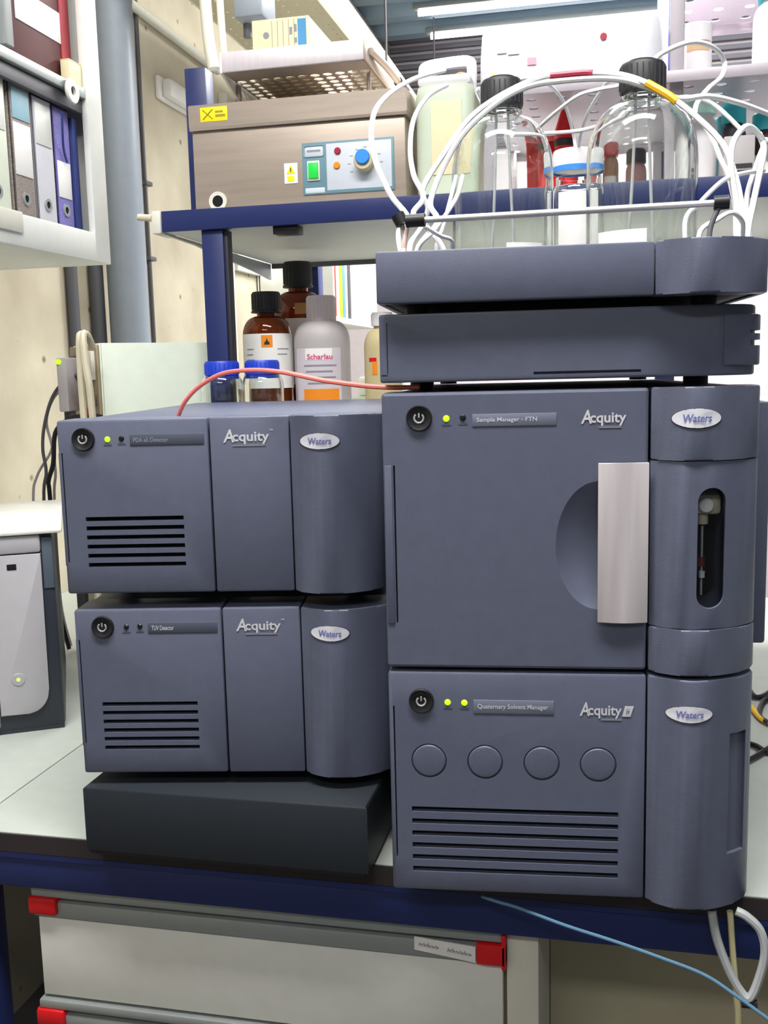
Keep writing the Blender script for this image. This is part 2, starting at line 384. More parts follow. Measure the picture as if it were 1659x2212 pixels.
def binder(y0, y1, h, m, label, lab=None, hole_z=.055, lab_m=PAPER, x=-.512, zb=.75):
    t = thing('ring_binder', label, 'binder', (x, (y0 + y1) / 2, zb), 0, 'binders in the wall cabinet'); wd = (y1 - y0) / 2
    obj('cover', G().box(-.26, 0, -wd, -wd + .003, 0, h, .0008).box(-.26, 0, wd - .003, wd, 0, h, .0008).box(-.003, 0, -wd, wd, 0, h, .0008), m, t)
    obj('pages', G().box(-.25, -.02, -wd + .006, wd - .012, .004, h - .02), PAPER, t)
    for z0, z1, mm in (lab or []): obj('spine_label', G().box(.0, .0012, -wd + .006, wd - .006, z0, z1, .0003), mm, t)
    g2 = G().lathe([(.006, 0), (.0105, 0), (.0105, .002), (.006, .002), (.006, 0)], (0, 0, hole_z), 20, Matrix.Rotation(math.pi / 2, 4, 'Y'))
    obj('finger_ring', g2, ALU, t); obj('finger_hole', G().cyl((-.0005, 0, hole_z), .006, .001, 'x', 16), DARK, t)
    return t
MARB = mat('marbled_grey_board', (148, 138, 132), .7, var=.35, scale=120, stretch=(1, 1, 8))
MARBB = mat('marbled_violet_board', (128, 122, 190), .7, var=.25, scale=120, stretch=(1, 1, 8))
PALE = mat('pale_green_board', (216, 222, 206), .6)
SILVB = mat('silver_grey_board', (206, 206, 214), .6)
BLUEB = mat('dark_blue_board', (44, 58, 120), .6)
PALEB = mat('pale_blue_print', (150, 190, 205), .6)
binder(.50, .572, .232, PALE, 'pale green binder at the left edge of the photo', [(.15, .22, WHITE)])
binder(.583, .643, .228, MARB, 'grey marbled binder with a blue logo on its spine label', [(.09, .17, PAPER), (.176, .222, PALEB)])
binder(.648, .706, .224, SILVB, 'plain silver white binder with a round finger hole', [(.15, .215, WHITE)])
binder(.709, .762, .222, MARBB, 'violet marbled binder nearest the cabinet end panel', [(.075, .135, PAPER)])
single('thin_folder', G().box(-.76, -.508, .766, .782, .75, .965, .0015), BLUEB, 'thin dark blue folder squeezed against the cabinet end panel', 'folder')
single('hanging_cord', G().tube([(-.497, .716, .962), (-.502, .722, .93), (-.508, .733, .905), (-.508, .742, .885)], .002, 8), BLUEB, 'thin dark cord hanging over the violet binder', 'cord')
t = thing('maroon_box_file', 'large maroon box file with a white label on the cabinet shelf', 'box file', (-.515, .70, 1.008))
MAR = mat('maroon_board', (92, 48, 50), .6)
obj('body', G().box(-.28, 0, -.10, .085, 0, .33, .003), MAR, t); obj('spine_label', G().box(0, .0014, -.078, .058, .075, .125, .0004), PAPER, t)
obj('edge_strip', G().box(-.001, .003, .058, .086, 0, .33, .001), mat('rose_strip', (178, 74, 82), .6), t)
t = thing('small_carton', 'small cream carton at the corner of the cabinet shelf', 'carton', (-.50, .763, 1.008))
obj('body', G().box(-.011, .006, -.018, .022, 0, .046, .001), CREAM, t); obj('lid_flap', G().box(-.011, .006, -.018, .022, .046, .0475, .0005), CREAM, t)

# ------------------------------------------------------------------ lab bench
t = thing('lab_bench', 'white laminate lab bench with dark edging and navy frame', 'bench', (0, 0, -.9))
obj('worktop_panel', G().box(-.899, -.331, .089, 1.42, .870, .90, .0008), TOPW, t)
obj('worktop_panel', G().box(-.329, 1.7, .089, 1.42, .87, .90, .0008), TOPW, t)
obj('edge_strip', G().box(-.899, 1.7, .086, .0885, .8775, .899), EDGE, t)
obj('frame_beam', G().box(-.899, 1.7, .0885, .14, .833, .8695, .002).box(-.899, 1.7, .0862, .0886, .8705, .877), NAVY, t)
obj('frame_beam', G().box(-.899, 1.7, 1.36, 1.40, .80, .868, .002), NAVY, t)
for x, y in ((-.37, .10), (-.37, 1.36), (1.5, .10), (1.5, 1.36)): obj('leg', G().box(x, x + .05, y, y + .04, 0, .8325 if y < 1 else .80, .003), NAVY, t)
obj('back_panel', G().box(.335, 1.5, .30, .32, .0, .83), KHAKI, t)
obj('back_panel', G().box(-.899, -.30, 1.30, 1.32, .0, .80), NAVY, t)
# drawer unit under the bench
t = thing('drawer_unit', 'white drawer cabinet with grey grip rails and red corner caps', 'drawer cabinet', (.019, .105, -.9))
obj('carcass', G().box(-.275, .279, .022, .60, .05, .829, .002), KHAKI, t)
obj('side_panel', G().box(.281, .315, .0, .60, .05, .829, .002), PVC, t)
obj('plinth', G().box(-.27, .31, .04, .58, 0, .05), GREYD, t)
zt = .829
for k in range(5):
    d = obj('drawer', G().box(-.272, .277, 0, .022, zt - .140, zt - .040, .0015), DRAWW, t)
    obj('grip_rail', G().box(-.276, .277, -.006, .02, zt - .012, zt - .001, .002).box(-.276, .277, .004, .02, zt - .018, zt - .012).box(-.276, .277, -.004, .02, zt - .0385, zt - .018, .003), ALU, d)
    obj('corner_cap', G().box(-.280, -.243, -.009, .016, zt - .034, zt - .012, .004), RED, d)
    obj('corner_cap', G().box(.250, .281, -.009, .016, zt - .037, zt - .014, .0015).box(.2765, .281, -.009, .016, zt - .041, zt - .001, .001), RED, d)
    if k == 0:
        b = bmesh.new(); q = [b.verts.new(p) for p in ((.183, -.0078, zt - .028), (.249, -.0078, zt - .036), (.249, -.0078, zt - .018), (.183, -.0078, zt - .013), (.183, -.0066, zt - .028), (.249, -.0066, zt - .036), (.249, -.0066, zt - .018), (.183, -.0066, zt - .013))]
        for f in ((0, 1, 2, 3), (7, 6, 5, 4), (0, 4, 5, 1), (1, 5, 6, 2), (2, 6, 7, 3), (3, 7, 4, 0)): b.faces.new([q[i] for i in f])
        me = bpy.data.meshes.new('paper_label'); b.to_mesh(me); b.free(); link('paper_label', me, PAPER, d)
        g_ = G()
        for a in range(13):
            if a in (5, 6): continue
            x = .188 + a * .0044; zc = zt - .0205 - (x - .183) * .12
            g_.tube([(x, -.0081, zc - .0016), (x + .0012, -.0081, zc + .0018 + .0008 * (a % 3)), (x + .0024, -.0081, zc - .0014), (x + .0036, -.0081, zc + .001)], .0004, 4, True, 2)
        obj('handwriting', g_, INK_G, d)
    zt -= .1425

# ------------------------------------------------------------------ instrument modules
XR, YR, AR = .1961, .027, .0961
XL, YL, AL = -.1585, .0598, .1774
COLP = [(.2445, .0), (.250, -.0048), (.2565, -.0093), (.264, -.0132), (.271, -.0160), (.279, -.0178), (.287, -.0176), (.296, -.0156), (.306, -.0122), (.315, -.0080), (.325, -.0022), (.334, .0050), (.339, .0110), (.3425, .0190)]
def col_d(u):
    if u <= COLP[0][0]: return COLP[0][1]
    for (a, da), (b, db) in zip(COLP[:-1], COLP[1:]):
        if u <= b: return da + (db - da) * (u - a) / (b - a)
    return COLP[-1][1]
def col_poly(back=.055, push=0., dmin=-1.):
    return [(u, max(d + push, dmin)) for u, d in COLP] + [(.343, back), (.2445, back)]
flat = lambda off: (lambda x, z: Vector((x, -off, z)))
curved = lambda off: (lambda x, z: Vector((x, col_d(x) - off, z)))
def power_button(t, u, z):
    p = obj('power_button', G().lathe([(0, -.0005), (.0060, -.0008), (.0085, -.0022), (.0112, -.0030), (.0120, -.0018), (.0122, .002), (0, .002)], (u, 0, z), 32, Matrix.Rotation(-math.pi / 2, 4, 'X')), BLACK, t)
    obj('power_symbol', G().tube([(u + .0043 * math.sin(a), -.0030, z + .0043 * math.cos(a)) for a in [math.radians(40 + 280 * k / 14) for k in range(15)]], .0009, 6, False), RING, p)
    obj('power_symbol', G().tube([(u, -.0030, z + .0048), (u, -.0030, z + .0006)], .0008, 6, False), RING, p)
def led(t, u, z, lit):
    obj('status_light', G().lathe([(0, -.0016), (.0020, -.0012), (.0030, 0), (.0030, .002), (0, .002)], (u, 0, z), 16, Matrix.Rotation(-math.pi / 2, 4, 'X')), LED_G if lit else LED_O, t)
    obj('light_caption', G().box(u - .0042, u + .0042, -.0003, .001, z - .0066, z - .0050), PLATE_D, t)
def name_plate(t, u0, u1, z0, z1, s, f=.9, m=PLATE, ink=None):
    p = obj('name_plate', G().box(u0, u1, -.0007, .002, z0, z1, .0004), m, t)
    lettering(s, ink or INK_L, p, u0 + .004, u0 + .004 + (u1 - u0 - .008) * f, z0 + (z1 - z0) * .28, z0 + (z1 - z0) * .72, flat(.0010))
def brand(t, u0, u1, z0, z1, tm=False, hclass=False, right_bar=False):
    """the product word mark, printed with a big leaning A and a thin strip below"""
    wd = u1 - u0; e = u1 - (.011 if hclass else 0)
    lettering('A', INK_L, t, u0, u0 + (e - u0) * .24, z0 + .001, z1, flat(.0006), bold=.02, shear=.15)
    lettering('cquity', INK_L, t, u0 + (e - u0) * .20, e, z0 - .0012, z0 + (z1 - z0) * .80, flat(.0006), bold=.02)
    s0 = u0 + wd * (.40 if right_bar else .20)
    obj('strap_line', G().box(s0, e - (.004 if not hclass else 0), -.0005, .001, z0 - .0032, z0 - .0017), mat('dim_grey_print', (128, 128, 140), .5), t)
    if tm: lettering('TM', INK_L, t, u1, u1 + .004, z1 - .0022, z1 - .0004, flat(.0006))
    if hclass:
        b = G().prism([(e + .0005, z0 + .001), (u1 - .003, z0 + .001), (u1, z0 + .011), (e + .003, z0 + .011)], -.0006, .001, axis='y'); q = obj('class_mark', b, INK_L, t)
        lettering('H', SLATE, q, e + .004, u1 - .004, z0 + .003, z0 + .009, flat(.0010), shear=.2)
def badge(t, u, z, rx=.0205, rz=.0082):
    b = oval(BADGE, t, 'badge', u, z, rx, rz, curved(.0010))
    lettering('Waters', INK_B, b, u - rx * .58, u + rx * .60, z - rz * .40, z + rz * .42, curved(.0016), bold=.02, shear=.15)
    obj('badge_rim', G().tube([curved(.0004)(u + rx * math.cos(a), z + rz * math.sin(a)) for a in [2 * math.pi * k / 40 for k in range(41)]], .0006, 5, False), SLATE_D, b)
def slots(g, u0, u1, zc, n, pitch, h):
    for k in range(n): g.box(u0, u1, -.01, .012, zc - k * pitch - h / 2, zc - k * pitch + h / 2)
    return g
def feet(t, gap, d0=.12, d1=.55):
    for u in (.03, .30):
        for d in (d0, d1): obj('foot', G().cyl((u, d, -gap), .012, gap + .004, 'z', 16), BLACK, t)
def housing(t, h, depth=.62, top=.0, m=None):
    obj('housing', G().box(.003, .339, .0555, depth, .002, h - .0015 + top, .002), m or SLATE_D, t)
def inner(z0, o):        # absolute heights -> local
    return o - z0

# --- two detectors on the left
def detector(x, y, z0, z1, label, title, f, lit, dz, vent_top, plate_m):
    t = thing('detector_module', label, 'lab instrument', (x, y, z0), AL, 'optical detectors stacked on the black base')
    h = z1 - z0
    housing(t, h, .62, 0, SLATE)
    p = obj('front_panel', G().box(0, .1588, 0, .055, 0, h, .003), SLATE, t)
    vt = vent_top - z0
    cut(p, slots(G(), .025, .1290, vt, 6, .0098, .0046).box(.0036, .0050, -.01, .010, .034, .150))
    obj('vent_slot_shade', G().box(.023, .131, .0085, .011, vt - .056, vt + .006), DARK, t)  # dark sheet in place of the shade inside the slots
    obj('front_door', G().box(.1602, .2432, 0, .055, 0, h, .0025), SLATE, t)
    obj('front_column', G().prism(col_poly(), 0, h, .002), SLATE, t, 25)
    obj('side_grip', G().box(-.0012, .0005, .004, .045, .030, .150, .0005), PLATE, t)
    power_button(t, .028 + dz, .4551 - .2908); led(t, .0533 + dz, .4545 - .2908, lit); led(t, .068 + dz, .455 - .2908, False)
    name_plate(t, .0768 + dz, .1545, .4475 - .2908, .459 - .2908, title, f, plate_m, mat('faint_grey_print', (140, 146, 160), .5) if lit else None)
    brand(t, .1745, .2225, .4475 - .2908, .462 - .2908, tm=True)
    badge(t, .2760, .449 - .2908)
    feet(t, .0178 if z0 > .2 else .0130)
    return t
detector(XL, YL, .2908, .4749, 'slate grey detector on top of the left stack, green light lit', 'PDA eλ Detector', .52, True, 0., .3709, PLATE_D)
detector(XL + .0035, YL + .003, .0899, .2728, 'slate grey lower detector of the left stack, lights off', 'TUV Detector', .36, False, .003, .1681, PLATE_D)
t = thing('base_plinth', 'black steel base box under the two left detectors', 'plinth', (-.1546, .0567, 0))
obj('body', G().prism([(0, 0), (.3186, 0), (.3186, .27), (.262, .60), (0, .60)], .003, .0766, .0025), RISER, t)
obj('bottom_lip', G().prism([(.003, .002), (.314, .002), (.314, .265), (.258, .595), (.003, .595)], 0, .003), BLACK, t)

# --- quaternary solvent manager
z0, z1 = .008, .2313; h = z1 - z0
t = thing('solvent_manager', 'slate grey bottom module of the right stack with four round covers', 'lab instrument', (XR, YR, z0), AR)
housing(t, h)
p = obj('front_panel', G().box(0, .2432, 0, .055, 0, h, .003), SLATE, t)
g_ = slots(G(), .0205, .2185, .0925 - z0, 6, .0124, .0052).box(.0044, .0058, -.01, .010, .034, .189)
for u in (.0383, .0924, .1462, .1993): g_.cyl((u, -.01, .1424 - z0), .0172, .0125, 'y', 40)
cut(p, g_)
obj('vent_slot_shade', G().box(.019, .220, .0085, .011, .0245 - z0, .098 - z0), DARK, t)
for u in (.0383, .0924, .1462, .1993): obj('round_cover', G().lathe([(0, -.0006), (.0120, -.0008), (.0150, -.0004), (.0162, .0008), (.0164, .0026), (0, .0026)], (u, 0, .1424 - z0), 40, Matrix.Rotation(-math.pi / 2, 4, 'X')), SLATE, t)
c = obj('front_column', G().prism(col_poly(), 0, h, .002), SLATE, t, 25)
g_ = [(u, col_d(u) + .005) for u in (.318, .322, .326, .330, .334)]; g_ = g_ + [(.338, -.006), (.326, -.016), (.318, -.014)]
cut(c, G().prism(g_, .0600 - z0, .1780 - z0))
power_button(t, .0320, .2028 - z0); led(t, .0572, .2015 - z0, True); led(t, .0732, .2013 - z0, True)
name_plate(t, .0818, .1578, .1910 - z0, .2045 - z0, 'Quaternary Solvent Manager', .98)
brand(t, .1818, .2318, .1895 - z0, .2040 - z0, hclass=True, right_bar=True)
badge(t, .2797, .1996 - z0, .0207, .0078)
feet(t, .008, .12, .55)

# --- sample manager
z0, z1 = .2355, .4974; h = z1 - z0
t = thing('sample_manager', 'tall slate grey module with silver door handle and oblong window', 'lab instrument', (XR, YR, z0), AR)
housing(t, h)
p = obj('door', G().box(0, .2425, 0, .055, 0, h, .003), SLATE, t)
g_ = G(); b = bmesh.new(); bmesh.ops.create_uvsphere(b, u_segments=96, v_segments=64, radius=1)
bmesh.ops.transform(b, matrix=Matrix.Translation((.1985, -.030, .3535 - z0)) @ Matrix.Diagonal((.0550, .0425, .0845, 1)), verts=b.verts); g_._merge(b)
cut(p, g_)
cut(p, G().box(.0098, .0114, -.01, .010, .2790 - z0, .4300 - z0), 9)
obj('hinge_strip', G().box(.0015, .0085, -.0012, .002, .2790 - z0, .4300 - z0, .0006), SLATE, t)
hp = [(.1975, -.0062), (.2085, -.0076), (.2200, -.0082), (.2315, -.0076), (.2424, -.0060), (.2424, -.0035), (.2315, -.0050), (.2200, -.0056), (.2085, -.0050), (.1975, -.0036)]
o = obj('handle', G().prism(hp, .2825 - z0, .4305 - z0, .0006), SILVER, p); o['label'] = 'brushed silver handle plate'
obj('handle_mount', G().box(.228, .2415, -.0055, .004, .290 - z0, .424 - z0), SLATE_D, p)
obj('front_column', G().prism(col_poly(), .4325 - z0, h, .002), SLATE, t, 25)
obj('front_column', G().prism(col_poly(), 0, .2782 - z0, .002), SLATE, t, 25)
c = obj('window_cover', G().prism(col_poly(.055, .0014, -.0148), .2788 - z0, .4318 - z0, .0012), SLATE, t, 25)
cap = []
for k in range(13): a = math.pi * k / 12; cap.append((.2965 + .0125 * math.cos(a), .3955 - z0 + .0125 * math.sin(a)))
for k in range(13): a = math.pi + math.pi * k / 12; cap.append((.2965 + .0125 * math.cos(a), .3105 - z0 + .0125 * math.sin(a)))
cut(c, G().prism(cap, -.03, .040, axis='y'))
obj('window_lining', G().box(.281, .312, .0385, .0405, .294 - z0, .411 - z0), DARK, t)
s = obj('syringe', G().cyl((.293, .012, .318 - z0), .0042, .062, 'z', 16), PLEX, t)
obj('syringe_block', G().box(.2835, .3085, .004, .034, .381 - z0, .400 - z0, .004), BEIGE, s)
obj('syringe_knob', G().cyl((.2945, .001, .390 - z0), .0068, .006, 'y', 20, .001), PAPER, s)
obj('syringe_neck', G().cyl((.293, .012, .372 - z0), .0052, .010, 'z', 16), BEIGE, s)
obj('plunger', G().cyl((.293, .012, .305 - z0), .0012, .065, 'z', 10), CHROME, s)
obj('red_seal', G().cyl((.292, .012, .333 - z0), .0048, .008, 'z', 14), mat('dark_red_seal', (110, 40, 36), .5), s)
obj('plunger_tip', G().cyl((.293, .010, .322 - z0), .0028, .006, 'z', 12), PAPER, s)
pane = [(u, max(col_d(u) + .0014, -.0148) + .004) for u in (.2835, .288, .2925, .297, .3015, .306, .3095)]
obj('window_pane', G().prism(pane + [(u, d + .001) for u, d in reversed(pane)], .2975 - z0, .4085 - z0), PLEX, t)
power_button(t, .0350, .4738 - z0); led(t, .0601, .473 - z0, True); led(t, .0754, .4735 - z0, False)
name_plate(t, .0840, .1605, .4650 - z0, .4765 - z0, 'Sample Manager - FTN', .80)
brand(t, .1822, .2225, .4650 - z0, .4785 - z0, right_bar=True)
badge(t, .2814, .4700 - z0, .0210, .0086)
obj('rear_side_cover', G().box(.3392, .371, .09, .50, .002, h - .018, .003), SLATE, t)
feet(t, .0042)

# --- column manager
z0, z1 = .5066, .5688; h = z1 - z0
t = thing('column_manager', 'low slate grey module between the sample manager and the bottle tray', 'lab instrument', (XR, YR - .0013, z0), AR)
obj('housing', G().box(.004, .336, .055, .60, .001, h - .001, .002), SLATE_D, t)
cp = [(0, .055), (0, .0), (.298, .0), (.306, .0008), (.316, .0040), (.326, .0095), (.334, .0175), (.3385, .028), (.339, .055)]
p = obj('front_panel', G().prism(cp, 0, h, .0022), SLATE, t, 25)
cut(p, G().box(.0066, .0076, -.01, .002, .0080, .0540)); cut(p, G().box(.0015, .0070, -.01, .002, .0062, .0072)); cut(p, G().box(.140, .235, -.01, .004, .0048, .0072))
lp = [(.306, -.0008), (.318, .0030), (.329, .0085), (.338, .0165), (.3432, .028), (.3432, .052), (.336, .052), (.332, .02), (.322, .010), (.306, .004)]
lt = obj('side_latch', G().prism(lp, .0085, h - .0085, .0016), SLATE, t, 25)
cut(lt, G().box(.331, .36, -.02, .06, .026, .031).box(.331, .36, -.02, .06, .0365, .0395))
feet(t, .0094, .10, .55)

# --- solvent tray with bottle rail
z0, z1 = .5772, .6231; h = z1 - z0
TX, TY = XR + math.sin(AR) * .0159, YR - math.cos(AR) * .0159
t = thing('bottle_tray', 'slate grey bottle tray on top of the right stack with a steel rail', 'tray', (TX, TY, z0), AR)
def in_tray(x, y, z):
    dx, dy = x - TX, y - TY
    return (dx * math.cos(AR) + dy * math.sin(AR), -dx * math.sin(AR) + dy * math.cos(AR), z - z0)
obj('front_panel', G().box(0, .2436, 0, .014, 0, h, .002), SLATE, t)
obj('front_column', G().prism(col_poly(.03), 0, h, .002), SLATE, t, 25)
obj('floor_plate', G().box(.006, .3365, .014, .594, .002, .008), SLATE_D, t)
obj('side_wall', G().box(0, .006, .0145, .60, 0, h, .001), SLATE, t); obj('side_wall', G().box(.3368, .3428, .030, .60, 0, h, .001), SLATE, t)
obj('back_wall', G().box(.0062, .3366, .594, .60, 0, h, .001), SLATE, t)
a_, b_ = in_tray(.226, .080, .6585), in_tray(.494, .080, .6585)
r_ = obj('bottle_rail', G().tube([a_, b_], .0030, 14), CHROME, t)
obj('rail_grip', G().tube([in_tray(.213, .080, .6583), in_tray(.231, .080, .6585)], .0062, 14), BLACK, r_)
obj('rail_grip', G().tube([in_tray(.492, .080, .6585), in_tray(.505, .080, .6588)], .0062, 14), BLACK, r_)
l_ = obj('rail_leg', G().tube([in_tray(.498, .080, .658), in_tray(.489, .075, .636), in_tray(.4880, .068, .610)], .0024, 10), GREYD, t)
l_ = obj('rail_leg', G().tube([in_tray(.207, .085, .664), in_tray(.209, .085, .640), in_tray(.2125, .0625, .612)], .0026, 10), CHROME, t)
obj('rail_clamp', G().tube([in_tray(.204, .082, .6650), in_tray(.209, .082, .6560)], .0068, 12).tube([in_tray(.206, .082, .6600), in_tray(.226, .082, .6575)], .0020, 8), BLACK, t)
feet(t, .0086, .08, .55)
TRAYFLOOR = z0 + .0083

# ------------------------------------------------------------------ printer at the left edge
PG = mat('light_grey_printer_shell', (178, 176, 182), .45); PD = mat('charcoal_printer_shell', (50, 54, 64), .4)
t = thing('laser_printer', 'light grey and charcoal laser printer on the bench, left of the instruments', 'printer', (-.386, .412, 0), math.radians(30))
obj('body', G().box(-.30, 0, .006, .345, .004, .2965, .006), PD, t)
obj('base_skirt', G().box(-.298, -.002, .008, .34, 0, .006), PD, t)
fp = [(-.089, .030)]
for k in range(9): a = -math.pi / 2 + math.pi / 2 * k / 8; fp.append((-.050 + .030 * math.cos(a), .064 + .034 * math.sin(a)))
fp += [(-.0185, .262), (-.018, .268), (-.089, .268)]
pn = obj('front_panel', G().prism(fp, .0, .010, .0015, axis='y'), PG, t)
obj('usb_port', G().box(-.0655, -.0525, -.0008, .004, .2465, .2550, .0006), DARK, pn)
obj('power_button', G().cyl((-.0613, -.0012, .0835), .0095, .004, 'y', 24, .0006), PG, pn)
obj('power_light', G().cyl((-.0613, -.0016, .0835), .0030, .003, 'y', 16), mat('dim_green_led', (190, 220, 120), .4, emit=(190, 230, 90), estr=.5), pn)
obj('paper_tray_front', G().box(-.298, -.0905, .0, .010, .012, .268, .003), PG, t)
obj('front_band', G().box(-.298, -.0175, -.001, .010, .2695, .2960, .004), PG, t)
obj('side_window', G().box(-.0165, -.002, .004, .0075, .215, .290, .001), mat('smoky_side_panel', (88, 98, 110), .25), t)
obj('lid', G().box(-.31, .0135, -.006, .352, .2970, .3050, .003), mat('white_printer_lid', (244, 244, 238), .4), t)

# ------------------------------------------------------------------ computer behind the left stack, with cables
t = thing('computer_tower', 'pale computer tower with its connector side turned to the wall', 'computer', (-.459, .722, 0), math.radians(45))
obj('side_panel', G().box(.003, .20, 0, .004, .02, .578, .001), PCW, t)
obj('case', G().box(.0, .20, .004, .17, .02, .578, .003), PCW, t)
b_ = obj('rear_plate', G().box(-.006, .0, .002, .168, .022, .576, .002), PCREAR, t)
for y, z, dy, dz, m in ((.012, .515, .022, .050, PVC), (.012, .470, .012, .018, GREYD), (.03, .440, .018, .018, BEIGE), (.06, .51, .03, .03, GREYD), (.012, .425, .022, .022, BLACK), (.05, .40, .05, .03, BLACK), (.05, .455, .02, .012, RED), (.10, .52, .04, .04, GREYD)):
    obj('port', G().box(-.013, -.005, y, y + dy, z, z + dz, .002), m, b_)
for z in (.03, .15): obj('foot', G().box(.02, .18, z, z + .03, 0, .021), BLACK, t)
t = thing('power_adapter', 'small grey adapter with a green light hanging behind the computer', 'adapter', (-.541, .753, 0))
obj('body', G().box(-.010, .010, -.02, .02, .46, .555, .003), PEGREY, t); obj('indicator', G().cyl((-.004, -.0225, .548), .0045, .006, 'y', 12), LED_G, t); obj('stand', G().box(-.008, .008, -.008, .008, 0, .46, .002), GREYD, t)
